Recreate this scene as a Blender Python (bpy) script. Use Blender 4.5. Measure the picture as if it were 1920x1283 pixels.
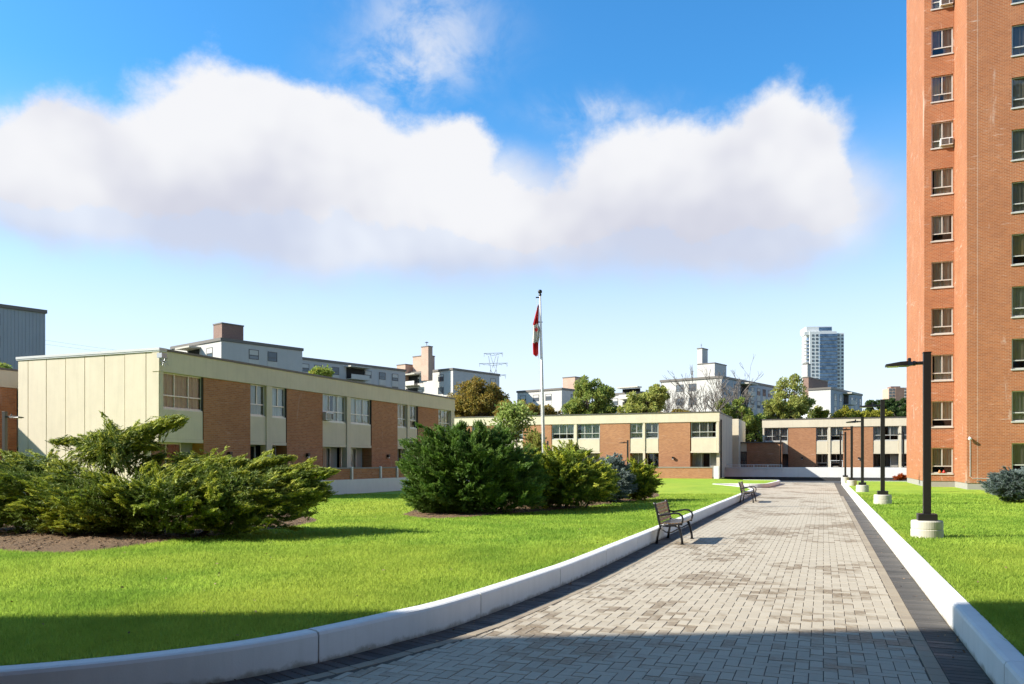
import bpy, math, random
import numpy as np
from mathutils import Vector
random.seed(7); rng = np.random.default_rng(7)
for o in list(bpy.data.objects): bpy.data.objects.remove(o)
scene = bpy.context.scene
COL = scene.collection
R = math.radians

# ---------------------------------------------------------------- camera
F, HZ, CAMZ, YAW = 1490.0, 865.0, 1.75, R(21.4)
cam_d = bpy.data.cameras.new('camera'); cam = bpy.data.objects.new('camera', cam_d); COL.objects.link(cam)
cam_d.sensor_width = 36; cam_d.lens = F/1920*36; cam_d.shift_y = (HZ-641.5)/1920
cam_d.clip_start = .05; cam_d.clip_end = 9000
cam.location = (0, 0, CAMZ); cam.rotation_euler = (R(90), 0, YAW)
scene.camera = cam
ST, CT = math.sin(YAW), math.cos(YAW)

# ---------------------------------------------------------------- light
SUN_AZ, SUN_EL = R(64), R(32.5)            # shadows fall towards (sin, cos) of SUN_AZ
sun_d = bpy.data.lights.new('sun', 'SUN'); sun = bpy.data.objects.new('sun', sun_d); COL.objects.link(sun)
sun_d.energy = 5.0; sun_d.angle = R(.5); sun_d.color = (1, .94, .84)
sun_dir = Vector((math.sin(SUN_AZ)*math.cos(SUN_EL), math.cos(SUN_AZ)*math.cos(SUN_EL), -math.sin(SUN_EL)))
sun.rotation_euler = sun_dir.to_track_quat('-Z', 'Y').to_euler()
sun.location = (-40, -30, 60)
vs = scene.view_settings
vs.view_transform = 'Standard'; vs.look = 'None'; vs.gamma = 1; vs.use_curve_mapping = False
vs.exposure = 1.05
scene.render.engine = 'CYCLES'
scene.cycles.max_bounces = 6; scene.cycles.transparent_max_bounces = 8
scene.cycles.caustics_reflective = False; scene.cycles.caustics_refractive = False

# ---------------------------------------------------------------- world: sky and clouds by direction
W = bpy.data.worlds.new('World'); scene.world = W; W.use_nodes = True
wt = W.node_tree; wt.nodes.clear()
class NT:
    def __init__(s, t): s.t = t
    def n(s, typ, **k):
        x = s.t.nodes.new(typ)
        for a, b in k.items(): setattr(x, a, b)
        return x
    def l(s, a, b): s.t.links.new(a, b)
    def setin(s, sock, v):
        if isinstance(v, (int, float, tuple, list)): sock.default_value = v
        else: s.l(v, sock)
    def m(s, op, a, b=0.0, c=None):
        x = s.n('ShaderNodeMath', operation=op); s.setin(x.inputs[0], a); s.setin(x.inputs[1], b)
        if c is not None: s.setin(x.inputs[2], c)
        return x.outputs[0]
    def vm(s, op, a, b=None):
        x = s.n('ShaderNodeVectorMath', operation=op); s.setin(x.inputs[0], a)
        if b is not None: s.setin(x.inputs[1], b)
        return x.outputs['Value'] if op in ('LENGTH', 'DOT_PRODUCT') else x.outputs[0]
    def ss(s, v, a, b, c=0.0, d=1.0, smooth=True):
        x = s.n('ShaderNodeMapRange'); x.interpolation_type = 'SMOOTHSTEP' if smooth else 'LINEAR'
        s.setin(x.inputs['Value'], v)
        for k, q in (('From Min', a), ('From Max', b), ('To Min', c), ('To Max', d)): s.setin(x.inputs[k], q)
        return x.outputs[0]
    def noise(s, vec, scale, detail=4, rough=.55, dist=0):
        x = s.n('ShaderNodeTexNoise'); s.l(vec, x.inputs['Vector'])
        x.inputs['Scale'].default_value = scale; x.inputs['Detail'].default_value = detail
        x.inputs['Roughness'].default_value = rough; x.inputs['Distortion'].default_value = dist
        return x
    def mix(s, f, a, b, blend='MIX'):
        x = s.n('ShaderNodeMix', data_type='RGBA', blend_type=blend)
        s.setin(x.inputs[0], f)
        s.setin(x.inputs[6], a if not isinstance(a, tuple) else (*a[:3], 1)); s.setin(x.inputs[7], b if not isinstance(b, tuple) else (*b[:3], 1))
        return x.outputs[2]

def blob_px(px, py, rx, ry):
    u = (px-960)/F; v = (HZ-py)/F; q = math.sqrt(1+u*u)
    return (math.atan(u)-YAW, v/q, rx/F/(q*q), ry/F/q)
HARD = [blob_px(*b) for b in [
 (115,268,110,75),(30,325,120,105),(230,330,190,125),(400,190,112,92),(420,300,190,150),(535,225,100,90),(640,240,112,85),
 (700,330,190,130),(862,268,58,50),(810,350,140,95),(955,395,95,60),(1020,425,130,60),(1130,320,95,115),(1250,305,120,92),(1320,370,190,110),
 (1455,235,85,85),(1510,300,100,115),(1540,390,90,80),(1400,330,120,100)]]
SOFT = [blob_px(*b) for b in [(400,370,470,150),(760,400,340,140),(1250,410,390,140),(120,350,270,120),(1470,390,200,130)]]
WISP = [blob_px(*b) for b in [(800,50,130,110),(735,135,110,60),(1130,205,130,30)]]
g = bpy.data.node_groups.new('cloud_density', 'ShaderNodeTree')
g.interface.new_socket('P', in_out='INPUT', socket_type='NodeSocketVector')
g.interface.new_socket('D', in_out='OUTPUT', socket_type='NodeSocketFloat')
G = NT(g); gi = G.n('NodeGroupInput'); go = G.n('NodeGroupOutput')
P0 = gi.outputs[0]
wn = G.noise(P0, 8, 7, .62)
warp = G.vm('MULTIPLY', G.vm('SUBTRACT', wn.outputs['Color'], (.5, .5, .5)), (.075, .075, 0))
Pw = G.vm('ADD', P0, warp)
def blobs(lst, pin):
    out = None
    for (a, t, ra, rt) in lst:
        d = G.vm('LENGTH', G.vm('MULTIPLY', G.vm('SUBTRACT', pin, (a, t, 0)), (1/ra, 1/rt, 0)))
        v = G.m('EXPONENT', G.m('MULTIPLY', G.m('MULTIPLY', d, d), -1.25))
        out = v if out is None else G.m('ADD', out, v)
    return out
fb = G.noise(P0, 20, 7, .62).outputs[0]
fb0 = G.m('SUBTRACT', fb, .5)
hard = G.ss(G.m('ADD', blobs(HARD, Pw), G.m('MULTIPLY', fb0, .9)), .24, .95)
soft = G.m('MULTIPLY', G.ss(blobs(SOFT, Pw), .22, 1.05), .85)
fw = G.noise(P0, 12, 5, .65, .4).outputs[0]
wisp = G.m('MULTIPLY', G.m('MULTIPLY', blobs(WISP, Pw), G.ss(fw, .30, .70)), .62)
G.l(G.m('MAXIMUM', G.m('MAXIMUM', hard, soft), wisp), go.inputs[0])
w = NT(wt)
tc = w.n('ShaderNodeTexCoord'); sx = w.n('ShaderNodeSeparateXYZ'); w.l(tc.outputs['Generated'], sx.inputs[0])
az = w.m('ARCTAN2', sx.outputs[0], sx.outputs[1])
# the cloud bank in view goes on round the rest of the sky
az = w.m('SUBTRACT', w.m('FLOORED_MODULO', w.m('ADD', az, 1.13), math.pi/2), 1.13)
hl = w.m('SQRT', w.m('ADD', w.m('MULTIPLY', sx.outputs[0], sx.outputs[0]), w.m('MULTIPLY', sx.outputs[1], sx.outputs[1])))
tt = w.m('DIVIDE', sx.outputs[2], w.m('MAXIMUM', hl, .02))
cp = w.n('ShaderNodeCombineXYZ'); w.l(az, cp.inputs[0]); w.l(tt, cp.inputs[1])
def dens(off):
    x = w.n('ShaderNodeGroup'); x.node_tree = g
    w.l(w.vm('ADD', cp.outputs[0], off), x.inputs[0]); return x.outputs[0]
d0 = dens((0, 0, 0))
ln = w.noise(cp.outputs[0], 5.5, 3, .5).outputs[0]
shade = w.ss(w.m('ADD', tt, w.m('MULTIPLY', w.m('SUBTRACT', ln, .5), .6)), .42, .20)
ccol = w.mix(shade, (.60, .605, .625), (.43, .44, .51))
sky = w.n('ShaderNodeTexSky'); sky.sky_type = 'NISHITA'; sky.sun_disc = False
sky.sun_elevation = SUN_EL; sky.sun_rotation = SUN_AZ+math.pi
sky.air_density = 1.1; sky.dust_density = 1.0; sky.ozone_density = 2.0; sky.altitude = 100
hs = w.n('ShaderNodeHueSaturation'); hs.inputs['Saturation'].default_value = 1.2; w.l(sky.outputs[0], hs.inputs['Color'])
b1 = w.n('ShaderNodeBackground'); skyc = w.mix(1.0, hs.outputs[0], (.55, 1.12, 1.36), 'MULTIPLY')
w.l(w.mix(w.ss(tt, .46, .0, 0, .82), skyc, (5.6, 5.6, 6.3)), b1.inputs[0]); b1.inputs[1].default_value = .092
b2 = w.n('ShaderNodeBackground'); w.l(ccol, b2.inputs[0]); b2.inputs[1].default_value = .74
ms = w.n('ShaderNodeMixShader'); w.l(d0, ms.inputs[0]); w.l(b1.outputs[0], ms.inputs[1]); w.l(b2.outputs[0], ms.inputs[2])
wo = w.n('ShaderNodeOutputWorld'); w.l(ms.outputs[0], wo.inputs[0])

# ---------------------------------------------------------------- pixel helpers (a pixel is a direction; the touching plane gives the distance)
def uu(px): return (px-960)/F
def dirx(px): u = uu(px); return (-ST+u*CT, CT+u*ST)
def at_depth(px, d): a, b = dirx(px); return Vector((a*d, b*d, 0))
def on_ground(px, py, z): return at_depth(px, F*(CAMZ-z)/(py-HZ)) + Vector((0, 0, z))
def Y_on_X(px, X): a, b = dirx(px); return X/a*b
def X_on_Y(px, Y): a, b = dirx(px); return Y/b*a
def z_at(py, d): return CAMZ+(HZ-py)*d/F
def along(C, D, px):                     # distance from C along unit D until pixel column px
    a, b = dirx(px); return (C.x*b-C.y*a)/(D[1]*a-D[0]*b)

# ---------------------------------------------------------------- materials
MATS = {}
def mat(name, fn=None, **k):
    if name in MATS: return MATS[name]
    m = bpy.data.materials.new(name); m.use_nodes = True
    t = NT(m.node_tree); p = m.node_tree.nodes['Principled BSDF']
    for a, b in k.items(): p.inputs[a].default_value = b
    if fn: fn(t, p)
    MATS[name] = m; return m
def rgb(*c): return (*c, 1)
def pos(t): return t.n('ShaderNodeNewGeometry').outputs['Position']
def bump(t, p, h, strength=.3, dist=.02):
    b = t.n('ShaderNodeBump'); b.inputs['Strength'].default_value = strength; b.inputs['Distance'].default_value = dist
    t.l(h, b.inputs['Height']); t.l(b.outputs[0], p.inputs['Normal'])
def stretch(t, s):
    return t.vm('MULTIPLY', pos(t), s)
def island(t):
    gm = t.n('ShaderNodeNewGeometry'); oi = t.n('ShaderNodeObjectInfo')
    return t.m('FRACT', t.m('ADD', gm.outputs['Random Per Island'], t.m('MULTIPLY', oi.outputs['Random'], 7.31)))

def brick_fn(c1, c2, mortar, white=.25):
    def fn(t, p):
        gm = t.n('ShaderNodeNewGeometry'); s = t.n('ShaderNodeSeparateXYZ'); t.l(gm.outputs['Position'], s.inputs[0])
        nn = t.n('ShaderNodeSeparateXYZ'); t.l(gm.outputs['True Normal'], nn.inputs[0])
        side = t.m('GREATER_THAN', t.m('ABSOLUTE', nn.outputs[0]), .7)
        u = t.m('ADD', t.m('MULTIPLY', s.outputs[1], side), t.m('MULTIPLY', s.outputs[0], t.m('SUBTRACT', 1, side)))
        c = t.n('ShaderNodeCombineXYZ'); t.l(u, c.inputs[0]); t.l(s.outputs[2], c.inputs[1])
        b = t.n('ShaderNodeTexBrick'); t.l(c.outputs[0], b.inputs['Vector'])
        b.inputs['Scale'].default_value = 1; b.inputs['Brick Width'].default_value = .22; b.inputs['Row Height'].default_value = .078
        b.inputs['Mortar Size'].default_value = .008; b.inputs['Mortar Smooth'].default_value = .2; b.inputs['Bias'].default_value = -.1
        b.inputs['Color1'].default_value = rgb(*c1); b.inputs['Color2'].default_value = rgb(*c2); b.inputs['Mortar'].default_value = rgb(*mortar)
        n1 = t.noise(pos(t), .55, 5, .6).outputs[0]
        n2 = t.noise(stretch(t, (.5, .5, 5)), 1.3, 5, .7).outputs[0]
        col = t.mix(t.ss(n1, .3, .7, 0, .35), b.outputs[0], (c1[0]*.62, c1[1]*.6, c1[2]*.6))
        n3 = t.noise(stretch(t, (1.2, 1.2, .35)), .7, 6, .7, .6).outputs[0]
        eff = t.m('MULTIPLY', t.m('MAXIMUM', t.ss(n2, .60, .72), t.ss(n3, .60, .70, 0, .6)), white)
        col = t.mix(eff, col, (.62, .52, .45))
        t.l(col, p.inputs['Base Color']); p.inputs['Roughness'].default_value = .85
        bump(t, p, t.m('SUBTRACT', 1, b.outputs['Fac']), .5, .008)
    return fn
M_brick = mat('town_brick', brick_fn((.47, .20, .082), (.34, .128, .052), (.38, .26, .165), .28))
M_tbrick = mat('tower_brick', brick_fn((.38, .118, .036), (.265, .078, .025), (.42, .275, .17), .6))
M_brown = mat('brown_brick', brick_fn((.26, .15, .11), (.2, .11, .08), (.25, .2, .16), .1))
M_pbrick = mat('pale_brick', brick_fn((.50, .33, .24), (.44, .28, .2), (.5, .4, .32), .1))
def stucco(c, streak=.25, sc=1.0):
    def fn(t, p):
        n = t.noise(pos(t), 1.1*sc, 6, .65).outputs[0]
        v = t.noise(stretch(t, (3, 3, .22)), 1.6*sc, 5, .7).outputs[0]
        f = t.noise(pos(t), 60, 3, .6).outputs[0]
        d = tuple(x*.72 for x in c)
        col = t.mix(t.ss(v, .42, .75, 0, streak), c, (d[0]*.9, d[1]*.92, d[2]*.85))
        col = t.mix(t.ss(n, .35, .75, 0, .3), col, d)
        t.l(col, p.inputs['Base Color']); p.inputs['Roughness'].default_value = .88
        bump(t, p, f, .12, .01)
    return fn
M_cream = mat('cream_concrete', stucco((.66, .58, .435)))
M_creamd = mat('cream_panel', stucco((.66, .585, .435), .2))
M_white = mat('white_painted_concrete', stucco((.74, .73, .70), .16))
def kerb_fn(t, p):
    stucco((.74, .73, .70), .2, 1.5)(t, p)
    src = p.inputs['Base Color'].links[0].from_socket
    sz = t.n('ShaderNodeSeparateXYZ'); t.l(pos(t), sz.inputs[0])
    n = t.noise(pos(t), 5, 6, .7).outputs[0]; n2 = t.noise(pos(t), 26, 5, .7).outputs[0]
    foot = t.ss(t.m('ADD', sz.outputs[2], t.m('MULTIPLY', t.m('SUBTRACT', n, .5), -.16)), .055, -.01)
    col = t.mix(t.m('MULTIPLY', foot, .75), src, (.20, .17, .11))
    col = t.mix(t.ss(n2, .66, .74, 0, .5), col, (.34, .32, .28))
    t.l(col, p.inputs['Base Color'])
M_kerb = mat('painted_kerb', kerb_fn)
M_grey_a = mat('grey_apartment_wall', stucco((.46, .45, .44), .12, .3))
M_grey_b = mat('blue_grey_siding_shade', lambda t, p: (stucco((.34, .37, .42), .1, .3)(t, p), None)[1])  # siding colour; also tints the shaded faces of pale blocks
M_lgrey = mat('pale_spandrel', stucco((.52, .50, .46), .1, .3))
M_conc = mat('raw_concrete', stucco((.48, .45, .38), .35, 2.5))
M_plinth = mat('grey_plinth', stucco((.30, .28, .25), .3))
M_dkbase = mat('near_black_stucco', stucco((.045, .045, .045), .3))
M_cap = mat('roof_flashing', **{'Base Color': rgb(.12, .105, .09), 'Roughness': .5, 'Metallic': .2})
M_capl = mat('pale_flashing', **{'Base Color': rgb(.5, .49, .47), 'Roughness': .45, 'Metallic': .3})
M_roof = mat('roof_gravel', stucco((.22, .21, .2), .1))
M_frame = mat('aluminium_frame', **{'Base Color': rgb(.62, .6, .55), 'Roughness': .4, 'Metallic': .3})
M_dframe = mat('dark_window_frame', **{'Base Color': rgb(.07, .065, .06), 'Roughness': .4, 'Metallic': .3})
M_black = mat('black_paint', lambda t, p: bump(t, p, t.noise(pos(t), 90, 2).outputs[0], .05, .01), **{'Base Color': rgb(.012, .011, .011), 'Roughness': .38})
M_iron = mat('black_cast_iron', lambda t, p: bump(t, p, t.noise(pos(t), 120, 3).outputs[0], .25, .004), **{'Base Color': rgb(.014, .014, .016), 'Roughness': .32})
M_lens = mat('lamp_lens', **{'Base Color': rgb(.62, .6, .42), 'Roughness': .25})
M_dark = mat('dark_interior', **{'Base Color': rgb(.018, .017, .016), 'Roughness': .9})  # room darkness put into the colour of the backing sheets
M_steel = mat('galvanised_steel', **{'Base Color': rgb(.33, .34, .36), 'Roughness': .45, 'Metallic': .7})
M_wht = mat('white_metal', lambda t, p: t.l(t.mix(t.noise(pos(t), 3, 5).outputs[0], (.72, .72, .7), (.58, .58, .57)), p.inputs['Base Color']), Roughness=.4)
def glass_fn(t, p):
    tr = t.n('ShaderNodeBsdfTransparent'); tr.inputs[0].default_value = (.9, .92, .9, 1)
    gl = t.n('ShaderNodeBsdfGlossy'); gl.inputs['Roughness'].default_value = .03; gl.inputs[0].default_value = (.85, .92, 1, 1)
    bump_n = t.n('ShaderNodeBump'); bump_n.inputs['Strength'].default_value = .08; bump_n.inputs['Distance'].default_value = .3
    t.l(t.noise(pos(t), .9, 2).outputs[0], bump_n.inputs['Height']); t.l(bump_n.outputs[0], gl.inputs['Normal'])
    fr = t.n('ShaderNodeFresnel'); fr.inputs['IOR'].default_value = 1.5
    mx = t.n('ShaderNodeMixShader'); t.l(t.m('ADD', t.m('MULTIPLY', fr.outputs[0], .9), .03), mx.inputs[0])
    t.l(tr.outputs[0], mx.inputs[1]); t.l(gl.outputs[0], mx.inputs[2])
    t.l(mx.outputs[0], t.t.nodes['Material Output'].inputs[0])
M_glass = mat('window_glass', glass_fn)
M_farglass = mat('far_window_glass', lambda t, p: t.l(t.mix(island(t), (.04, .055, .075), (.16, .18, .2)), p.inputs['Base Color']), Roughness=.12)
M_blue = mat('blue_curtain_glass', lambda t, p: t.l(t.mix(t.ss(t.noise(stretch(t, (1, 1, 1)), .35, 3).outputs[0], .35, .65), (.03, .075, .15), (.09, .16, .26)), p.inputs['Base Color']), Roughness=.1)
CURT = []
for i, c in enumerate([(.72, .68, .56), (.66, .58, .46), (.72, .73, .72), (.55, .50, .42), (.72, .56, .32), (.22, .18, .15), (.42, .38, .36)]):
    CURT.append(mat('curtain_cloth_%s' % 'abcdefg'[i], lambda t, p, c=c: t.l(t.mix(t.noise(pos(t), 4, 4).outputs[0], c, tuple(x*.7 for x in c)), p.inputs['Base Color']), Roughness=.9))
def grass_fn(dark, lite, tw):
    def fn(t, p):
        n = t.noise(pos(t), .9, 5, .6).outputs[0]; n2 = t.noise(pos(t), 14, 4, .7).outputs[0]
        col = t.mix(t.ss(n, .3, .72), dark, lite)
        col = t.mix(t.ss(n2, .35, .7, 0, .55), col, tuple(x*.62 for x in dark))
        big = t.noise(stretch(t, (.5, .22, 1)), .35, 3).outputs[0]
        col = t.mix(t.ss(big, .45, .7, 0, .35), col, (lite[0]*1.25, lite[1]*.95, lite[2]))
        t.l(col, p.inputs['Base Color']); p.inputs['Roughness'].default_value = .75
        p.inputs['Specular IOR Level'].default_value = .15
        bump(t, p, n2, .8, .05)
        if tw:
            tl = t.n('ShaderNodeBsdfTranslucent'); t.l(col, tl.inputs[0])
            mx = t.n('ShaderNodeMixShader'); mx.inputs[0].default_value = tw
            t.l(p.outputs[0], mx.inputs[1]); t.l(tl.outputs[0], mx.inputs[2]); t.l(mx.outputs[0], t.t.nodes['Material Output'].inputs[0])
    return fn
M_lawn = mat('lawn_turf', grass_fn((.22, .345, .03), (.34, .46, .045), 0))
M_blade = mat('grass_blades', grass_fn((.235, .385, .05), (.44, .575, .09), .48))
def leaf_mat(name, a, b, c=None, tw=.4, rough=.6):
    def fn(t, p):
        i = island(t); n = t.noise(pos(t), 1.6, 4).outputs[0]
        col = t.mix(i, a, b)
        if c: col = t.mix(t.ss(n, .45, .66), col, c)
        t.l(col, p.inputs['Base Color']); p.inputs['Roughness'].default_value = rough; p.inputs['Specular IOR Level'].default_value = .25
        tl = t.n('ShaderNodeBsdfTranslucent'); t.l(col, tl.inputs[0])
        mx = t.n('ShaderNodeMixShader'); mx.inputs[0].default_value = tw
        t.l(p.outputs[0], mx.inputs[1]); t.l(tl.outputs[0], mx.inputs[2]); t.l(mx.outputs[0], t.t.nodes['Material Output'].inputs[0])
    return mat(name, fn)
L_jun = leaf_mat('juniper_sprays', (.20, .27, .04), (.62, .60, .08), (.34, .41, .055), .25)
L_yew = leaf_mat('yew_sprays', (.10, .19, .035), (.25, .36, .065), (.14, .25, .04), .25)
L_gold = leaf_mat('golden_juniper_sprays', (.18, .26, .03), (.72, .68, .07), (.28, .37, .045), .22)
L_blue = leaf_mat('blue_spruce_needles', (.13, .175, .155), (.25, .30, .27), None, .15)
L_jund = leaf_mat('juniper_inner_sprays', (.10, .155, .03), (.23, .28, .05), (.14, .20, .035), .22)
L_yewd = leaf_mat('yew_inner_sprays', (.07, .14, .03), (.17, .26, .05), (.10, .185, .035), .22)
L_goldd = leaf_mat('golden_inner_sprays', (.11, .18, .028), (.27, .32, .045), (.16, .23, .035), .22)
L_green = leaf_mat('green_leaves', (.18, .26, .055), (.32, .38, .085), (.34, .34, .07))
L_dgreen = leaf_mat('dark_green_leaves', (.035, .07, .02), (.08, .12, .03), (.05, .09, .02))
L_aut = leaf_mat('autumn_leaves', (.27, .20, .04), (.36, .25, .05), (.22, .2, .04))
L_yel = leaf_mat('yellow_green_leaves', (.28, .29, .03), (.44, .40, .05), (.3, .27, .04))
L_young = leaf_mat('pale_young_leaves', (.2, .28, .06), (.36, .42, .12), None, .4)
L_olive = leaf_mat('olive_leaves', (.29, .34, .085), (.45, .46, .11), (.34, .32, .085))
L_orange = leaf_mat('orange_red_leaves', (.45, .09, .02), (.55, .14, .03))
M_bark = mat('bark', lambda t, p: (t.l(t.mix(t.noise(stretch(t, (8, 8, 1.5)), 3, 5).outputs[0], (.06, .045, .03), (.17, .13, .1)), p.inputs['Base Color']),), Roughness=.9)
M_twig = mat('grey_twigs', **{'Base Color': rgb(.16, .135, .115), 'Roughness': .9})
def mulch_fn(t, p):
    n = t.noise(pos(t), 22, 5, .7).outputs[0]
    t.l(t.mix(t.ss(n, .3, .7), (.09, .05, .022), (.26, .155, .07)), p.inputs['Base Color']); p.inputs['Roughness'].default_value = .95
    bump(t, p, n, 1, .06)
M_mulch = mat('bark_mulch', mulch_fn)
M_chip = mat('mulch_chips', lambda t, p: t.l(t.mix(island(t), (.10, .055, .03), (.34, .23, .14)), p.inputs['Base Color']), Roughness=.95)

def paver_fn(c1, c2, stain, amount):
    def fn(t, p):
        i = island(t); P = pos(t)
        col = t.mix(i, c1, c2)
        i2 = t.m('FRACT', t.m('MULTIPLY', i, 13.7))
        n = t.noise(stretch(t, (.55, .42, 1)), .8, 5, .62, .3).outputs[0]
        st = t.ss(t.m('ADD', n, t.m('MULTIPLY', t.m('SUBTRACT', i2, .5), .16)), .51, .62)
        fine = t.noise(stretch(t, (5, 16, 5)), 3.2, 5, .7).outputs[0]
        st = t.m('MULTIPLY', st, t.ss(fine, .34, .56, .15, 1))
        col = t.mix(t.m('MULTIPLY', st, amount), col, stain)
        gr = t.noise(P, 70, 3, .6).outputs[0]
        col = t.mix(t.ss(gr, .3, .7, 0, .25), col, tuple(x*.6 for x in c1))
        t.l(col, p.inputs['Base Color'])
        t.l(t.ss(st, 0, 1, .85, .6), p.inputs['Roughness'])
        bump(t, p, gr, .25, .006)
    return fn
M_paver = mat('grey_pavers', paver_fn((.44, .385, .295), (.385, .335, .255), (.165, .108, .048), .95))
M_bpaver = mat('dark_border_pavers', paver_fn((.045, .042, .038), (.10, .09, .078), (.13, .105, .08), .5))
M_tan = mat('tan_band_pavers', paver_fn((.33, .275, .195), (.28, .23, .165), (.2, .15, .1), .6))
M_joint = mat('joint_sand', lambda t, p: t.l(t.mix(t.noise(pos(t), 8, 5).outputs[0], (.05, .04, .03), (.11, .09, .065)), p.inputs['Base Color']), Roughness=.95)
def farpath_fn(t, p):
    b = t.n('ShaderNodeTexBrick'); t.l(pos(t), b.inputs['Vector'])
    b.inputs['Scale'].default_value = 1; b.inputs['Brick Width'].default_value = .22; b.inputs['Row Height'].default_value = .11; b.inputs['Mortar Size'].default_value = .004
    b.inputs['Color1'].default_value = rgb(.36, .335, .31); b.inputs['Color2'].default_value = rgb(.29, .27, .25); b.inputs['Mortar'].default_value = rgb(.13, .12, .1)
    t.l(b.outputs[0], p.inputs['Base Color']); p.inputs['Roughness'].default_value = .85
M_farpath = mat('far_pavers', farpath_fn)
M_ground = mat('ground_soil', grass_fn((.06, .09, .02), (.1, .12, .03), 0))
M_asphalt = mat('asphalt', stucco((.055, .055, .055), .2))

# ---------------------------------------------------------------- mesh helpers
BASE = {}
def link(o, parent=None):
    COL.objects.link(o)
    if parent is not None: o.parent = parent
    return o
def empty(name, loc, label=None, cat=None, group=None, kind=None):
    o = bpy.data.objects.new(name, None); link(o); o.location = loc; o.empty_display_size = .2
    BASE[o.name] = Vector(loc); tag(o, label, cat, group, kind); return o
def tag(o, label=None, cat=None, group=None, kind=None):
    if label: o['label'] = label
    if cat: o['category'] = cat
    if group: o['group'] = group
    if kind: o['kind'] = kind
    return o
def frame(O, U, N):
    O = Vector(O); U = Vector((*U, 0)); N = Vector((*N, 0))
    return lambda u, n, z: tuple(O+U*u+N*n+Vector((0, 0, z)))
ID = lambda x, y, z: (x, y, z)
class MB:
    def __init__(s, xf=ID): s.v = []; s.f = []; s.xf = xf; s.sm = False
    def quad(s, a, b, c, d):
        k = len(s.v); s.v += [s.xf(*a), s.xf(*b), s.xf(*c), s.xf(*d)]; s.f.append((k, k+1, k+2, k+3)); return s
    def box(s, x0, x1, y0, y1, z0, z1):
        k = len(s.v)
        s.v += [s.xf(x, y, z) for z in (z0, z1) for x, y in ((x0, y0), (x1, y0), (x1, y1), (x0, y1))]
        s.f += [(k, k+3, k+2, k+1), (k+4, k+5, k+6, k+7)]+[(k+i, k+(i+1) % 4, k+4+(i+1) % 4, k+4+i) for i in range(4)]
        return s
    def tube(s, pts, rad, n=8, cap=True):
        pts = [Vector(p) for p in pts]; k0 = len(s.v); m = len(pts)
        rad = rad if isinstance(rad, (list, tuple)) else [rad]*m
        for i, p in enumerate(pts):
            d = (pts[min(i+1, m-1)]-pts[max(i-1, 0)]).normalized()
            a = d.cross(Vector((0, 0, 1)) if abs(d.z) < .9 else Vector((1, 0, 0))).normalized(); b = d.cross(a)
            for j in range(n):
                an = 2*math.pi*j/n+math.pi/n
                q = p+(a*math.cos(an)+b*math.sin(an))*rad[i]; s.v.append(s.xf(*q))
        for i in range(m-1):
            for j in range(n):
                s.f.append((k0+i*n+j, k0+i*n+(j+1) % n, k0+(i+1)*n+(j+1) % n, k0+(i+1)*n+j))
        if cap: s.f += [tuple(k0+j for j in range(n))[::-1], tuple(k0+(m-1)*n+j for j in range(n))]
        return s
    def lathe(s, c, prof, n=32):
        k0 = len(s.v)
        for r, z in prof:
            for j in range(n):
                a = 2*math.pi*j/n; s.v.append(s.xf(c[0]+r*math.cos(a), c[1]+r*math.sin(a), c[2]+z))
        for i in range(len(prof)-1):
            for j in range(n): s.f.append((k0+i*n+j, k0+i*n+(j+1) % n, k0+(i+1)*n+(j+1) % n, k0+(i+1)*n+j))
        s.f.append(tuple(k0+(len(prof)-1)*n+j for j in range(n)))
        return s
    def poly(s, pts): k = len(s.v); s.v += [s.xf(*p) for p in pts]; s.f.append(tuple(range(k, k+len(pts)))); return s
    def wall(s, u0, u1, z0, z1, holes, thick):
        us = sorted({u0, u1, *[h[0] for h in holes], *[h[1] for h in holes]}); zs = sorted({z0, z1, *[h[2] for h in holes], *[h[3] for h in holes]})
        for a, b in zip(us, us[1:]):
            for c, d in zip(zs, zs[1:]):
                m = ((a+b)/2, (c+d)/2)
                if any(h[0] < m[0] < h[1] and h[2] < m[1] < h[3] for h in holes): continue
                s.quad((a, 0, c), (b, 0, c), (b, 0, d), (a, 0, d))
        for a, b, c, d in holes:
            t = -thick
            s.quad((a, 0, c), (a, t, c), (a, t, d), (a, 0, d)); s.quad((b, 0, c), (b, t, c), (b, t, d), (b, 0, d))
            s.quad((a, 0, c), (b, 0, c), (b, t, c), (a, t, c)); s.quad((a, 0, d), (b, 0, d), (b, t, d), (a, t, d))
        return s
    def build(s, name, m, parent=None, bevel=0, smooth=False):
        me = bpy.data.meshes.new(name)
        off = BASE[parent.name] if parent is not None else Vector((0, 0, 0))
        me.from_pydata([(v[0]-off.x, v[1]-off.y, v[2]-off.z) for v in s.v], [], s.f)
        me.materials.append(m)
        if smooth: me.shade_smooth()
        me.update()
        o = bpy.data.objects.new(name, me); link(o, parent); BASE[o.name] = off
        if bevel:
            b = o.modifiers.new('bevel', 'BEVEL'); b.width = bevel; b.segments = 2; b.limit_method = 'ANGLE'
        return o
def quads_np(name, V, m, parent=None, n=4):
    """V (N, n, 3) world coordinates, one face each"""
    off = np.array(BASE[parent.name]) if parent is not None else np.zeros(3)
    V = (V-off).reshape(-1, 3).astype(np.float32); N = len(V)//n
    me = bpy.data.meshes.new(name); me.vertices.add(len(V)); me.vertices.foreach_set('co', V.ravel())
    me.loops.add(len(V)); me.loops.foreach_set('vertex_index', np.arange(len(V), dtype=np.int32))
    me.polygons.add(N); me.polygons.foreach_set('loop_start', np.arange(0, len(V), n, dtype=np.int32))
    me.materials.append(m); me.update(calc_edges=True)
    o = bpy.data.objects.new(name, me); link(o, parent); BASE[o.name] = Vector(off); return o
def unit(a): return a/np.maximum(np.linalg.norm(a, axis=-1, keepdims=True), 1e-9)
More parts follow.
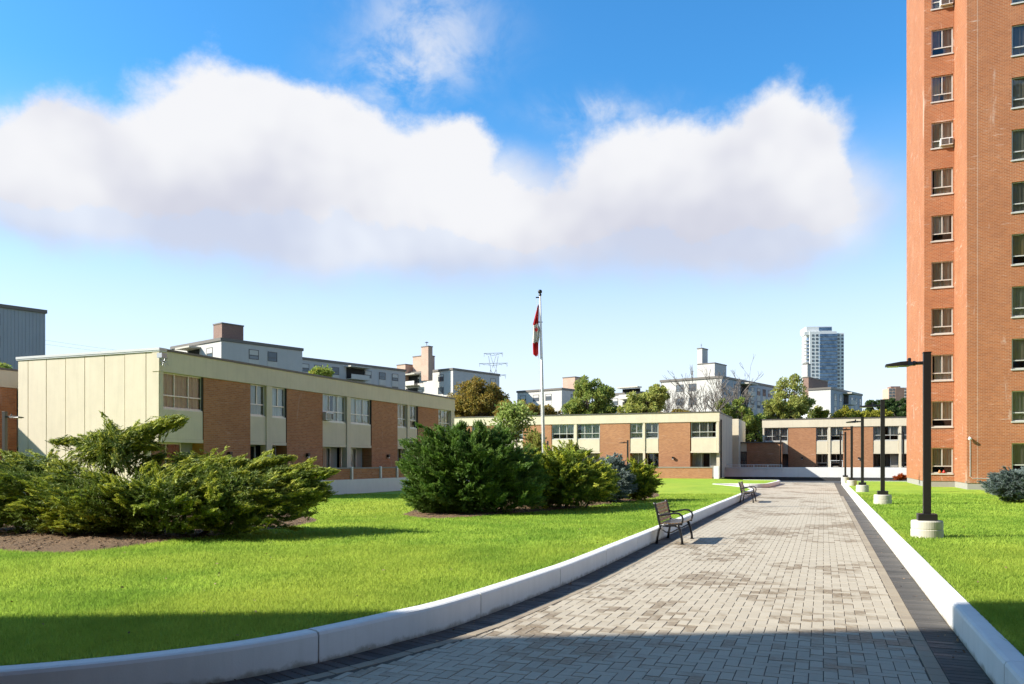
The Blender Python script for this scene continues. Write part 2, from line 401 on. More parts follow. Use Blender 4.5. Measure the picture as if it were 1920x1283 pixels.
def leaves(name, p, d, L, Wd, m, parent, flat=.4):
    """rhombic leaf faces: base p, long axis d"""
    N = len(p); r = unit(rng.normal(size=(N, 3))+np.array([0, 0, flat]))
    s = unit(np.cross(d, r))
    L = np.broadcast_to(L, (N,))[:, None]; Wd = np.broadcast_to(Wd, (N,))[:, None]
    up = np.cross(s, d)
    V = np.stack([p, p+d*L*.5+s*Wd*.5+up*L*.06, p+d*L, p+d*L*.5-s*Wd*.5+up*L*.06], 1)
    return quads_np(name, V, m, parent)
def needles(name, p, d, L, Wd, m, parent, flat):
    """thin three-cornered needles: base p, long axis d"""
    N = len(p); r = unit(rng.normal(size=(N, 3))+np.array([0, 0, flat])); s = unit(np.cross(d, r))*(Wd*.5)[:, None]
    return quads_np(name, np.stack([p-s, p+s, p+d*L[:, None]], 1), m, parent, 3)

# ================================================================ THE SETTING
ZL = .27                                  # lawn and kerb top above the path
def struct(o): o['kind'] = 'structure'; return o
struct(MB().quad((-3500, -3500, -.06), (3500, -3500, -.06), (3500, 3500, -.06), (-3500, 3500, -.06)).build('ground', M_ground))

def catmull(P, step=.15):
    P = [np.array(p, float) for p in P]; out = []
    P = [2*P[0]-P[1]]+P+[2*P[-1]-P[-2]]
    for i in range(1, len(P)-2):
        n = max(2, int(np.linalg.norm(P[i+1]-P[i])/step))
        for k in range(n):
            t = k/n
            out.append(.5*((2*P[i])+(-P[i-1]+P[i+1])*t+(2*P[i-1]-5*P[i]+4*P[i+1]-P[i+2])*t*t+(-P[i-1]+3*P[i]-3*P[i+1]+P[i+2])*t**3))
    out.append(P[-2]); return np.array(out)
def offset(C, d):                         # shift a polyline to its left side by d
    T = np.gradient(C, axis=0); T = T/np.linalg.norm(T, axis=1)[:, None]
    return C+np.stack([-T[:, 1], T[:, 0]], 1)*d
# foot of the kerb on the shrub side, from the flare by the camera up the path and round the corner into the side path
KL = catmull([(-12, 1.0), (-8, 2.1), (-6.2, 3.3), (-5.2, 4.1), (-4.5, 4.95), (-4.12, 5.74), (-3.85, 6.7), (-3.63, 7.7), (-3.46, 10), (-3.4, 12), (-3.4, 18), (-3.4, 26), (-3.4, 34),
              (-3.4, 39), (-3.4, 43.2), (-3.55, 45.0), (-4.2, 47.4), (-5.1, 49.8), (-6.1, 52.0), (-6.6, 53.2), (-6.4, 54.0), (-5.5, 54.35), (-4.4, 54.45), (-3.75, 54.8), (-3.42, 55.8), (-3.3, 58), (-3.1, 63), (-3.15, 65), (-3.6, 66), (-6, 66.3)])
KR = catmull([(1.25, 1.5), (1.25, 8), (1.25, 20), (1.25, 40), (1.25, 60), (1.3, 64.3), (1.8, 65.4), (3, 65.7), (6, 65.7)], .3)[::-1]
KWID = .19
def kerb(C, seg, name):
    root = MB(); root.v = []; 
    base = struct(empty(name, (C[0][0], C[0][1], 0)))
    prof = [(0, -.05), (0, ZL-.035), (.012, ZL-.010), (.04, ZL), (KWID-.03, ZL+.002), (KWID, ZL-.02), (KWID, -.05)]
    lines = [offset(C, p[0]) for p in prof]
    s = np.concatenate([[0], np.cumsum(np.linalg.norm(np.diff(C, axis=0), axis=1))])
    cuts = np.arange(0, s[-1], seg); cuts = np.append(cuts, s[-1])
    for a, b in zip(cuts, cuts[1:]):
        if b-a < .05: continue
        t = np.concatenate([[a+.008], s[(s > a+.03) & (s < b-.03)], [b-.008]])
        jz = random.uniform(-.003, .003)
        mb = MB(); n = len(prof)
        for q in t:
            for j in range(n):
                mb.v.append((np.interp(q, s, lines[j][:, 0]), np.interp(q, s, lines[j][:, 1]), prof[j][1]+jz))
        for i in range(len(t)-1):
            for j in range(n-1): mb.f.append((i*n+j, (i+1)*n+j, (i+1)*n+j+1, i*n+j+1))
        mb.f += [tuple(range(n)), tuple((len(t)-1)*n+j for j in range(n))[::-1]]
        mb.build('kerb_segment', M_kerb, base)
    return base
kerb(KL, 2.42, 'kerb_left'); kerb(KR, 3.0, 'kerb_right')

# lawns
def lawn(pts, name):
    return struct(MB().poly([(x, y, ZL-.012) for x, y in pts]).build(name, M_lawn))
lw1 = [tuple(p) for p in offset(KL, KWID-.01)]+[(-8.65, 69.6), (-60, 69.6), (-60, 1.0)]
lawn(lw1[::-1], 'lawn_left')
lw2 = [tuple(p) for p in offset(KR, KWID-.01)]+[(60, 1.5), (60, 65.5)]
lawn(lw2, 'lawn_right')
# path: bedding sheet, far sheet, pavers
path = struct(MB().quad((-34, -6, -.005), (1.3, -6, -.005), (1.3, 70, -.005), (-34, 70, -.005)).build('path', M_joint))
YF = 40.0
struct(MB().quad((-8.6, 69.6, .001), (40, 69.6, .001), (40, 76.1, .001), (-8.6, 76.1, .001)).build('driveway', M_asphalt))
KY = KL[::1]
def xk(y):                                # kerb foot X at y on the straight and flared part
    m = (KY[:, 1] <= 43) & (np.arange(len(KY)) < np.argmax(KY[:, 1] > 43)); return np.interp(y, KY[m][:, 1], KY[m][:, 0])
def in_frame(x, y, z=0):
    d = -x*ST+y*CT; r = x*CT+y*ST
    if d < 3: return None
    px = 960+F*r/d; py = HZ+F*(CAMZ-z)/d
    return d if -40 < px < 1960 and py < 1300 else None
w_ = .113; g_ = .007
BD, TB = .30, .125                        # dark soldier course and tan band widths
cells = []
for ix in range(int(-14/w_), int(.8/w_)+2):
    for iy in range(int(3.2/w_), int(69.6/w_)):
        k = (ix-iy) % 4
        if k == 0: x0, x1, y0, y1 = ix*w_, (ix+2)*w_, iy*w_, (iy+1)*w_
        elif k == 3: x0, x1, y0, y1 = ix*w_, (ix+1)*w_, iy*w_, (iy+2)*w_
        else: continue
        cy = (y0+y1)/2
        lim = xk(cy)+(BD+TB)*(1.0 if cy > 9 else 1.0+.045*(9-cy)**1.2) if cy > 4.2 else -14
        if cy > 43: lim = -7 if cy < 54.3 else -3.3
        if cy <= 4.9 and (x0+x1)/2 < -4.0: continue
        x0 = max(x0, lim); x1 = min(x1, .80)
        if x1-x0 < .03: continue
        cells.append((x0, x1, y0, y1))
def paver_geo(w, l, h=.03, b=.0025, dz=0):
    """top, chamfer and sides of one paver centred at 0"""
    o = []
    for q, z in ((0, -h), (0, -b*.8), (b, 0)):
        o.append([(-w/2+q, -l/2+q, z), (w/2-q, -l/2+q, z), (w/2-q, l/2-q, z), (-w/2+q, l/2-q, z)])
    return o
def paver_faces():
    f = [(8, 9, 10, 11)]
    for k in (0, 4): f += [(k+i, k+(i+1) % 4, k+4+(i+1) % 4, k+4+i) for i in range(4)]
    return f
PF = paver_faces(); PV_CACHE = {}
def paver_obj(name, cx, cy, w, l, m, parent, rz=0):
    key = (name, round(w, 3), round(l, 3))
    if key not in PV_CACHE:
        me = bpy.data.meshes.new(name); me.from_pydata(sum(paver_geo(w, l), []), [], PF); me.materials.append(m); PV_CACHE[key] = me
    o = bpy.data.objects.new(name, PV_CACHE[key]); link(o, parent)
    o.location = (cx, cy, random.uniform(-.0018, .0018)); o.rotation_euler = (random.gauss(0, .002), random.gauss(0, .002), rz+random.gauss(0, .004)); return o
def paver_mass(name, items, m, parent):
    if not items: return
    A = np.array(items); N = len(A); T = np.zeros((N, 12, 3))
    for i, (dx, dy) in enumerate(((-1, -1), (1, -1), (1, 1), (-1, 1))):
        for lvl, (q, z) in enumerate(((0, -.03), (0, -.002), (.0025, 0))):
            lx = dx*(A[:, 2]/2-q); ly = dy*(A[:, 3]/2-q); c, s = np.cos(A[:, 4]), np.sin(A[:, 4])
            T[:, lvl*4+i, 0] = A[:, 0]+lx*c-ly*s; T[:, lvl*4+i, 1] = A[:, 1]+lx*s+ly*c; T[:, lvl*4+i, 2] = z
    T[:, :, 2] += rng.uniform(-.0018, .0018, (N, 1))
    T[:, 8:, 2] += (T[:, 8:, 0]-A[:, :1])*rng.normal(0, .003, (N, 1))+(T[:, 8:, 1]-A[:, 1:2])*rng.normal(0, .003, (N, 1))
    idx = (np.array(PF)[None]+np.arange(N)[:, None, None]*12).reshape(-1, 4)
    me = bpy.data.meshes.new(name); V = T.reshape(-1, 3).astype(np.float32)
    me.vertices.add(len(V)); me.vertices.foreach_set('co', V.ravel())
    me.loops.add(idx.size); me.loops.foreach_set('vertex_index', idx.ravel().astype(np.int32))
    me.polygons.add(len(idx)); me.polygons.foreach_set('loop_start', np.arange(0, idx.size, 4, dtype=np.int32))
    me.materials.append(m); me.update(calc_edges=True); me.shade_flat()
    o = bpy.data.objects.new(name, me); link(o, parent); o['kind'] = 'stuff'; return o
def lay(name, massname, items, m, limit):
    near = []
    for it in items:
        d = in_frame(it[0], it[1]); near.append((d if d else 1e6, it))
    near.sort(key=lambda q: q[0])
    for d, it in near[:limit]: paver_obj(name, it[0], it[1], it[2]-.0, it[3], m, path, it[4])
    paver_mass(massname, [it for d, it in near[limit:]], m, path)
lay('paver', 'paver_field', [((a+b)/2, (c+d)/2, b-a-g_, d-c-g_, 0) for a, b, c, d in cells], M_paver, 230)
def border(C, name, massname, o0, o1, pitch, m, limit, side):
    """pieces laid across a band between offsets o0 and o1 from the kerb foot"""
    mid = offset(C, side*(o0+o1)/2); s = np.concatenate([[0], np.cumsum(np.linalg.norm(np.diff(mid, axis=0), axis=1))]); out = []
    for q in np.arange(pitch/2, s[-1], pitch):
        x, y = np.interp(q, s, mid[:, 0]), np.interp(q, s, mid[:, 1]); x2, y2 = np.interp(q+.02, s, mid[:, 0]), np.interp(q+.02, s, mid[:, 1])
        if y > 43 or (side > 0 and y > 43): continue
        out.append((x, y, pitch-g_, o1-o0-g_, math.atan2(y2-y, x2-x)))
    lay(name, massname, out, m, limit)
KLs = KL[:np.argmax(KL[:, 1] > 43.2)]
border(KLs, 'border_paver', 'border_course_left', .012, BD, .108, M_bpaver, 60, -1)
border(KLs, 'band_paver', 'band_course_left', BD, BD+TB, .225, M_tan, 30, -1)
KRs = KR[KR[:, 1] < 64]
border(KRs, 'border_paver', 'border_course_right', .012, .32, .108, M_bpaver, 60, -1)
border(KRs, 'band_paver', 'band_course_right', .32, .45, .225, M_tan, 30, -1)

# terrace wall at the end of the path
YT = 76.0
xa, xb = -8.6, 34
terr = struct(empty('terrace', (0, YT+9, 0)))
MB().box(xa, xb, YT+.31, 100, .2, 1.06).build('terrace_floor', M_asphalt, terr)
tw = empty('terrace_wall', (0, YT, 0), 'long white painted retaining wall with a dark base closing the path', 'wall')
MB().box(xa, xb, YT, YT+.3, .31, 1.2).build('white_wall_face', M_white, tw, .015)
MB().box(xa-.002, xb+.01, YT+.02, YT+.28, -.05, .309).build('dark_base', M_dkbase, tw)  # near-black strip under the white face
rl = empty('terrace_railing', ((xa+X_on_Y(1465, YT))/2, YT, 1.0), 'pale metal guard rail with thin balusters fixed to the white wall', 'railing')
x0, x1 = X_on_Y(1362, YT), X_on_Y(1466, YT)
MB().tube([(x0, YT-.06, 1.42), (x1, YT-.06, 1.42)], .028).build('top_rail', M_wht, rl)
MB().tube([(x0, YT-.06, 1.08), (x1, YT-.06, 1.08)], .02).build('bottom_rail', M_wht, rl)
for k in range(5):
    x = x0+(x1-x0)*k/4; MB().tube([(x, YT-.06, .85), (x, YT-.06, 1.43)], .03).build('post', M_wht, rl)
for k in range(36):
    x = x0+(x1-x0)*(k+.5)/36; MB().tube([(x, YT-.06, 1.08), (x, YT-.06, 1.41)], .015, 5).build('baluster', M_wht, rl)

# ================================================================ WINDOWS AND HOUSES
def window(root, xf, a, b, z0, z1, n=0.0, sash=3, split=.34, curtain=None, fm=None, ft=.05, name='window', cover=1.0):
    """frame bars, glass and a curtain in the opening a..b, z0..z1 at depth n"""
    fm = fm or M_frame
    f = MB(xf); zc = z0+(z1-z0)*split
    f.box(a, b, n-.05, n, z0, z0+ft); f.box(a, b, n-.05, n, z1-ft, z1)
    f.box(a, a+ft, n-.05, n, z0+ft, z1-ft); f.box(b-ft, b, n-.05, n, z0+ft, z1-ft)
    if split: f.box(a+ft, b-ft, n-.045, n+.004, zc-ft*.5, zc+ft*.5)
    for k in range(1, sash):
        u = a+(b-a)*k/sash
        f.box(u-ft*.45, u+ft*.45, n-.042, n+.002, (zc+ft*.5 if split else z0+ft), z1-ft)
        if split and sash > 2: f.box(u-ft*.3, u+ft*.3, n-.042, n, z0+ft, zc-ft*.5)
    o = f.build(name, fm, root)
    MB(xf).quad((a+ft*.6, n-.03, z0+ft*.6), (b-ft*.6, n-.03, z0+ft*.6), (b-ft*.6, n-.03, z1-ft*.6), (a+ft*.6, n-.03, z1-ft*.6)).build('pane', M_glass, o)
    if curtain is not None:
        spans = [(a, b)] if cover >= 1 else random.choice([[(a, a+(b-a)*cover)], [(b-(b-a)*cover, b)], [(a, a+(b-a)*cover/2), (b-(b-a)*cover/2, b)]])
        c = MB(xf)
        for p, q in spans:
            m = max(6, int((q-p)/.05)); ph = random.random()*6; zb = z0 if random.random() < .75 else z0+(z1-z0)*.3
            for k in range(m):
                u0, u1 = p+(q-p)*k/m, p+(q-p)*(k+1)/m
                n0, n1 = [n-.11+.028*math.sin(ph+x*31)+.012*math.sin(x*77) for x in (u0, u1)]
                c.quad((u0, n0, zb+.01), (u1, n1, zb+.01), (u1, n1, z1), (u0, n0, z1))
        c.build('curtain', curtain, o, smooth=False)
    return o
ZR, ZFB, ZWB, ZPB = 6.05, 5.24, 3.80, 2.64
def rc(): return random.choice(CURT[:5]+CURT[2:4])
def sconce(root, xf, u, z):
    m = MB(xf); m.box(u-.05, u+.05, 0, .03, z-.09, z+.09); m.box(u-.08, u+.08, .03, .17, z-.06, z+.1)
    o = m.build('wall_light', M_black, root); MB(xf).box(u-.06, u+.06, .05, .15, z-.13, z-.062).build('lamp_glass', M_wht, o)
def town_facade(root, O, U, N, bays, zg, rec=.7, lights=(), brick=M_brick, first_open=False):
    xf = frame(O, U, N); A, B = bays[0][1], bays[-1][2]
    MB(xf).box(A-.05, B+.05, -.30, .06, ZFB, ZR).build('fascia', M_cream, root)
    MB(xf).box(A-.08, B+.08, -.34, .10, ZR+.003, ZR+.09).build('roof_flashing', M_cap, root)
    MB(xf).quad((A, -1.6, zg), (B, -1.6, zg), (B, -1.6, ZFB), (A, -1.6, ZFB)).build('dark_room_back', M_dark, root)
    MB(xf).box(A, B, -1.5, -.02, ZPB-.14, ZPB-.005).build('soffit', M_creamd, root)
    for i, bay in enumerate(bays):
        kind, a, b = bay[:3]
        if kind == 'brick':
            MB(xf).box(a, b, -1.55, 0, zg, ZFB-.003).build('brick_pier', brick, root)
            MB(xf).box(a-.03, a-.001, -.25, -.02, ZPB, ZFB-.004).build('edge_trim', M_dframe, root)
        elif kind == 'fin':
            MB(xf).box(a, b, -.32, .03, zg, ZFB-.003).build('fin_pier', M_cream, root)
        elif kind == 'end':
            MB(xf).box(a, b, -.32, .04, ZPB-.15, ZFB-.003).build('corner_pier', M_cream, root)
        elif kind.startswith('w'):
            n = int(kind[1]); c = CURT[int(kind[2])] if len(kind) > 2 else (rc() if random.random() < .85 else CURT[5])
            window(root, xf, a, b, ZWB+.04, ZFB-.002, -.11, n, .36, c, ft=.055, cover=random.choice([1, 1, 1, .85]))
            MB(xf).box(a-.01, b+.01, -.18, -.04, ZWB-.02, ZWB+.038).build('sill', M_frame, root)
            MB(xf).box(a, b, -.16, -.03, ZPB, ZWB-.022).build('spandrel_panel', M_creamd, root)
            # ground floor glazing, set back under the upper floor
            q = a+(b-a)*.72 if (b-a) > 1.6 and n >= 2 else b
            window(root, xf, a, q, zg+.1, ZPB-.145, -rec, 2, random.choice([0, .3]), random.choice([CURT[0], CURT[2], CURT[3], CURT[5], None]), ft=.06, name='patio_window', cover=random.choice([1, .6, .6]))
            if q < b:
                d = MB(xf).box(q+.02, b, -rec-.06, -rec, zg+.05, ZPB-.145).build('patio_door', M_plinth, root)
    for u in lights: sconce(root, xf, u, 2.05)
    return xf

# ---- block with its long side along the lawn (X facing), its panelled end towards the camera
XL, Y0 = -24.0, 23.7
bl = empty('townhouse_block', (XL-4, Y0+13, ZL), 'two storey brick and cream townhouse block with a blank panelled end wall', 'building')
fy = lambda px: Y_on_X(px, XL)-Y0
pxs = [('end', 296, 303), ('w31', 303, 382), ('brick', 382, 469.5), ('w23', 470, 499), ('fin', 499, 509.5), ('w22', 510, 537), ('brick', 538, 605), ('w32', 605, 649.5), ('fin', 650, 657),
       ('w32', 657, 696), ('brick', 697, 745.5), ('w2', 746, 763), ('fin', 763.5, 768), ('w2', 768, 783), ('brick', 784, 822), ('w3', 822, 845), ('end', 845, 851)]
bays = [(k, fy(a), fy(b)) for k, a, b in pxs]; bays[0] = ('end', 0, bays[0][2])
LX = town_facade(bl, (XL, Y0, 0), (0, 1), (1, 0), bays, ZL, .6, lights=[fy(428), fy(575), fy(726)])
YE = Y0+bays[-1][2]
XW = X_on_Y(35, Y0)
xfE = frame((0, Y0, 0), (1, 0), (0, -1))
joints = [XW]+[X_on_Y(p, Y0) for p in (54, 88, 124, 160, 197, 235, 275)]+[XL]
for a, b in zip(joints, joints[1:]):
    lo = ZL; 
    if b == XL:
        MB(xfE).box(a+.012, b+.03, -.2, .03, ZPB-.15, ZR-.05).build('wall_panel', M_cream, bl, .008)
        MB(xfE).box(a+.012, b-.62, -.2, .03, ZL, ZPB-.155).build('wall_panel', M_cream, bl, .008)
    else:
        MB(xfE).box(a+.012, b-.012, -.2, .03+random.uniform(-.004, .004), ZL, ZR-.05).build('wall_panel', M_cream, bl, .008)
MB(xfE).box(XW, XL-.64, -.25, -.03, ZL, ZR-.06).build('joint_backing', M_dkbase, bl)
MB(xfE).box(XW-.05, XL+.1, -.3, .07, ZR-.045, ZR+.002).build('edge_flashing', M_wht, bl)
MB(xfE).box(XW-.06, XL+.11, -.31, .09, ZR+.004, ZR+.1).build('roof_flashing', M_capl, bl)
MB().box(XW, XL-.31, Y0+.26, YE, ZR-.3, ZR-.05).build('roof', M_roof, bl)
MB().box(XW, XW+.2, Y0+.26, YE, ZL, ZR-.31).build('rear_wall', M_cream, bl)
MB().box(XW, XL-.31, YE-.2, YE+.03, ZL, ZR-.04).build('far_end_wall', M_cream, bl)
m = MB()
m.tube([(XL+.12, Y0+.25, 5.78), (XL+.3, Y0-.05, 5.86)], .035); m.box(XL+.2, XL+.45, Y0-.3, Y0-.05, 5.72, 5.9)
for k in range(26):
    a = Vector((XL+.25, Y0, 5.6)); d = Vector((random.gauss(0, 1), random.gauss(0, 1), random.gauss(-.3, .6))).normalized()*random.uniform(.1, .24)
    m.tube([a-d, a+d*.6+Vector((0, 0, .03)), a+d], .006, 4)
tag(m.build('floodlight', M_steel), 'grey corner floodlight with a twiggy nest hanging under the roof edge', 'floodlight')
def ac_unit(xf, u, z, n, label):
    e = empty('air_conditioner', xf(u, n, z), label, 'air conditioner', 'window air conditioners')
    MB(xf).box(u-.33, u+.33, n-.1, n+.34, z, z+.42).build('casing', M_wht, e, .015)
    for k in range(9): MB(xf).box(u-.28, u+.1, n+.341, n+.35, z+.05+k*.037, z+.068+k*.037).build('louvre', M_dframe, e)
    MB(xf).box(u+.14, u+.29, n+.341, n+.352, z+.06, z+.36).build('control_panel', M_dframe, e)
ac_unit(LX, fy(613), ZWB+.06, -.16, 'boxy window air conditioner in the brick townhouse with white curtains')

# patio walls in front of that block
pw = empty('patio_wall', (XL+4, Y0+14, ZL), 'brick patio wall on a white base in front of the panelled townhouse block', 'wall')
xp = XL+4.0
MB().box(xp-.22, xp, Y0+3, YE+2, ZL-.1, .92).build('white_base', M_white, pw, .01)
MB().box(xp-.24, xp-.05, Y0+3, YE+2, .921, 1.40).build('brick_course', M_brick, pw)
MB().box(xp-.27, xp-.02, Y0+3, YE+2, 1.402, 1.46).build('coping', M_plinth, pw)
for px in (604, 660, 714, 745):
    y = Y_on_X(px, xp); MB().box(xp-.06, xp+.03, y-.06, y+.06, .925, 1.5).build('post', M_wht, pw)

# ---- middle block facing the camera
YM = 71.6
bm = empty('townhouse_block', (-25, YM+5, ZL), 'two storey townhouse block of red brick bays behind the flagpole', 'building')
fm_ = lambda px: X_on_Y(px, YM)
pxm = [('brick', 846, 884), ('w3', 884, 905), ('brick', 905, 937), ('w22', 937, 957), ('fin', 957.5, 961.5), ('w22', 962, 980), ('brick', 980.5, 1034), ('w32', 1035, 1076), ('fin', 1076.5, 1081.5), ('w32', 1082, 1124),
       ('brick', 1125, 1181), ('w20', 1182, 1205), ('fin', 1205.5, 1209.5), ('w26', 1210, 1234), ('brick', 1235, 1294), ('w36', 1296, 1343), ('end', 1343.5, 1348)]
bays = [(k, fm_(a), fm_(b)) for k, a, b in pxm]
ext = [('w3', -36, -33), ('brick', -33, bays[0][1]-2.2), ('w3', bays[0][1]-2.2, bays[0][1]-.05)]
MX = town_facade(bm, (0, YM, 0), (1, 0), (0, -1), ext+bays, ZL, .8, lights=[fm_(1153), fm_(1262)])
XE = bays[-1][2]; YB = 82.4
MB().box(XE-.25, XE+.02, YM+.31, YB, ZL, ZR-.03).build('end_wall', M_cream, bm)
for k in range(1, 4): MB().box(XE+.021, XE+.026, YM+.3+k*2.6, YM+.33+k*2.6, ZL, ZR-.05).build('joint_strip', M_plinth, bm)
MB().box(XE-.3, XE+.06, YM+.32, YB, ZR-.025, ZR+.085).build('edge_flashing', M_cap, bm)
MB().tube([(XE+.09, YM+.9, ZL), (XE+.09, YM+.9, ZR-.6)], .07).build('downpipe', M_dframe, bm)
MB().box(-36, XE-.26, YM+.31, YB, ZR-.3, ZR-.05).build('roof', M_roof, bm)
MB().box(-36, XE-.26, YB-.2, YB, ZL, ZR-.31).build('rear_wall', M_cream, bm)
MB().box(X_on_Y(1370, 83.5)-1.5, X_on_Y(1385, 83.5), 83.5, 91, ZL, ZR).build('rear_wing', M_cream, bm)
pm = empty('patio_wall', (-18, YM-2.4, ZL), 'low brick patio wall along the lawn below the brick block with the flagpole', 'wall')
YP = YM-2.0
MB().box(-34, X_on_Y(1336, YP), YP-.2, YP, ZL-.1, 1.18).build('brick_course', M_brick, pm)
MB().box(-34.05, X_on_Y(1337, YP), YP-.24, YP+.03, 1.183, 1.26).build('coping', M_plinth, pm)
MB().box(X_on_Y(1339, YP), X_on_Y(1348.5, YP), YP-.25, YP+.1, ZL-.1, 1.32).build('end_post', M_white, pm, .01)

# ---- low link and the far block on the terrace
YR = 87.0; YK = 85.4
lk = empty('link_building', (-6.5, YK+1, 1.1), 'low single storey brown brick link between two townhouse blocks', 'building')
xc = X_on_Y(1400, YK); xl0 = XE+.03; xl1 = X_on_Y(1466, YK)
MB().box(xc, xl1, YK, YK+1.5, 1.08, 3.62).build('brick_wall', M_brick, lk)
xfk = frame((0, YK, 0), (1, 0), (0, -1))
MB(xfk).box(xl0, xc-.002, -.3, -.05, 2.75, 3.62).build('cream_panel', M_creamd, lk)
MB(xfk).quad((xl0, -1.4, 1.1), (xc, -1.4, 1.1), (xc, -1.4, 2.75), (xl0, -1.4, 2.75)).build('dark_room_back', M_dark, lk)
window(lk, xfk, xl0, xc-.01, 1.1, 2.745, -.1, 1, .45, CURT[5], fm=M_dframe)
MB().box(xl0, xl1+.08, YK-.1, YK+1.6, 3.623, 3.74).build('roof_flashing', M_cap, lk)
br = empty('townhouse_block', (6, YR+5, 1.1), 'two storey townhouse block raised on the terrace behind the white wall', 'building')
fr_ = lambda px: X_on_Y(px, YR)
pxr = [('end', 1430, 1433), ('w36', 1433.5, 1477), ('brick', 1478, 1530), ('w23', 1531, 1552), ('fin', 1552.5, 1557), ('w22', 1557.5, 1580), ('brick', 1581, 1637), ('w32', 1638, 1685), ('fin', 1685.5, 1690), ('w3', 1690.5, 1735), ('brick', 1736, 1795), ('w3', 1796, 1840), ('brick', 1841, 1900)]
bays = [(k, fr_(a), fr_(b)) for k, a, b in pxr]
RX = town_facade(br, (0, YR, 0), (1, 0), (0, -1), bays, 1.085, .8, lights=[fr_(1504), fr_(1610)])
MB().box(bays[0][1], bays[-1][2], YR+.31, YR+9, ZR-.3, ZR-.05).build('roof', M_roof, br)
MB().box(bays[0][1], bays[0][1]+.2, YR+.31, YR+9, 1.085, ZR-.31).build('side_wall', M_cream, br)
MB().box(bays[0][1]+.21, bays[-1][2], YR+8.8, YR+9, 1.085, ZR-.31).build('rear_wall', M_cream, br)
tb = empty('patio_table', (fr_(1568), YR-1.6, 1.085), 'white patio table standing on the terrace below curtained windows', 'table')
X, Y = fr_(1568), YR-1.6
MB().box(X-.62, X+.62, Y-.35, Y+.35, 1.78, 1.83).build('table_top', M_wht, tb, .01)
for sx_ in (-1, 1):
    for sy_ in (-1, 1): MB().tube([(X+sx_*.55, Y+sy_*.28, 1.083), (X+sx_*.55, Y+sy_*.28, 1.78)], .03).build('leg', M_wht, tb)

# ---- wing beyond the panelled end, and the wing out of view whose shadow falls on it
wg = empty('townhouse_wing', (-40, 27.4, ZL), 'brick and cream townhouse wing set back beside the panelled end wall', 'building')
YW = 27.2
town_facade(wg, (0, YW, 0), (1, 0), (0, -1), [('w3', -38, -36.2), ('brick', -36.2, XW-.9), ('w2', XW-.89, XW-.05)], ZL, .6)
MB().box(-38, XW-.02, YW+.31, YW+8, ZR-.3, ZR-.05).build('roof', M_roof, wg)
ww = empty('townhouse_block', (-42, 15, ZL), 'two storey townhouse block standing at right angles beyond the lawn', 'building')
town_facade(ww, (-36, 6, 0), (0, 1), (1, 0), [('end', 0, .3), ('w3', .3, 3.2), ('brick', 3.2, 6.6), ('w2', 6.6, 8.2), ('fin', 8.2, 8.5), ('w2', 8.5, 10), ('brick', 10, 14), ('w3', 14, 17), ('brick', 17, 20.8)], ZL, .6)
MB().box(-46, -36.31, 6, 26.8, ZR-.3, ZR-.05).build('roof', M_roof, ww)
MB().box(-46, -36.31, 6, 6.2, ZL, ZR-.31).build('end_wall', M_cream, ww)
MB().box(-46, -36.31, 26.6, 26.8, ZL, ZR-.31).build('end_wall', M_cream, ww)
MB().box(-46, -45.8, 6.2, 26.6, ZL, ZR-.31).build('rear_wall', M_cream, ww)

# ---- brick tower beside the path
XC, YD, YBB, XA, YA = 7.03, 47.7, 52.0, 5.48, 62.6
TZ = 39.5; PH = 2.7
tower = empty('apartment_tower', (14, 56, ZL), 'tall orange brick apartment tower with stepped corner beside the path', 'building')
holesB = [(5.85, 6.97, 1.0+PH*k, 2.53+PH*k) for k in range(14)]
wx = X_on_Y(1897, YD)
holesD = [(x, x+2.15, 1.07+PH*k, 2.68+PH*k) for k in range(14) for x in (wx, wx+6.2)]
xfB = frame((0, YBB, 0), (1, 0), (0, -1)); xfD = frame((0, YD, 0), (1, 0), (0, -1))
MB(xfB).wall(XA, XC, .6, TZ, holesB, .22).build('window_bay_wall', M_tbrick, tower)
MB(xfD).wall(XC, 24, .6, TZ, holesD, .22).build('front_wall', M_tbrick, tower)
MB().quad((XC, YD, .6), (XC, YBB, .6), (XC, YBB, TZ), (XC, YD, TZ)).build('return_wall', M_tbrick, tower)
MB().quad((XA, YBB, .6), (XA, YA, .6), (XA, YA, TZ), (XA, YBB, TZ)).build('side_wall', M_tbrick, tower)
MB().quad((XA, YA, .6), (24, YA, .6), (24, YA, TZ), (XA, YA, TZ)).build('rear_wall', M_tbrick, tower)
MB().quad((24, YD, .6), (24, YA, .6), (24, YA, TZ), (24, YD, TZ)).build('far_side_wall', M_tbrick, tower)
MB().quad((XA, YBB, TZ-.1), (24, YBB, TZ-.1), (24, YA, TZ-.1), (XA, YA, TZ-.1)).build('roof', M_roof, tower)
MB().quad((XA+.1, YBB+1.2, .6), (23.9, YBB+1.2, .6), (23.9, YBB+1.2, TZ-.2), (XA+.1, YBB+1.2, TZ-.2)).build('dark_room_back', M_dark, tower)
MB().quad((XC+.1, YD+1.2, .6), (23.9, YD+1.2, .6), (23.9, YD+1.2, TZ-.2), (XC+.1, YD+1.2, TZ-.2)).build('dark_room_back', M_dark, tower)
m = MB(); m.box(XC+.03, 24, YD+.03, YA, ZL-.1, .599); m.build('plinth', M_plinth, tower)
MB().box(XA+.03, XC+.028, YBB+.03, YA-.03, ZL-.1, .598).build('plinth', M_plinth, tower)
MB().box(XC-.05, XC-.002, YD+.05, YD+.1, .6, .7).build('drip', M_plinth, tower)
acs = {9: 0, 13: 1}
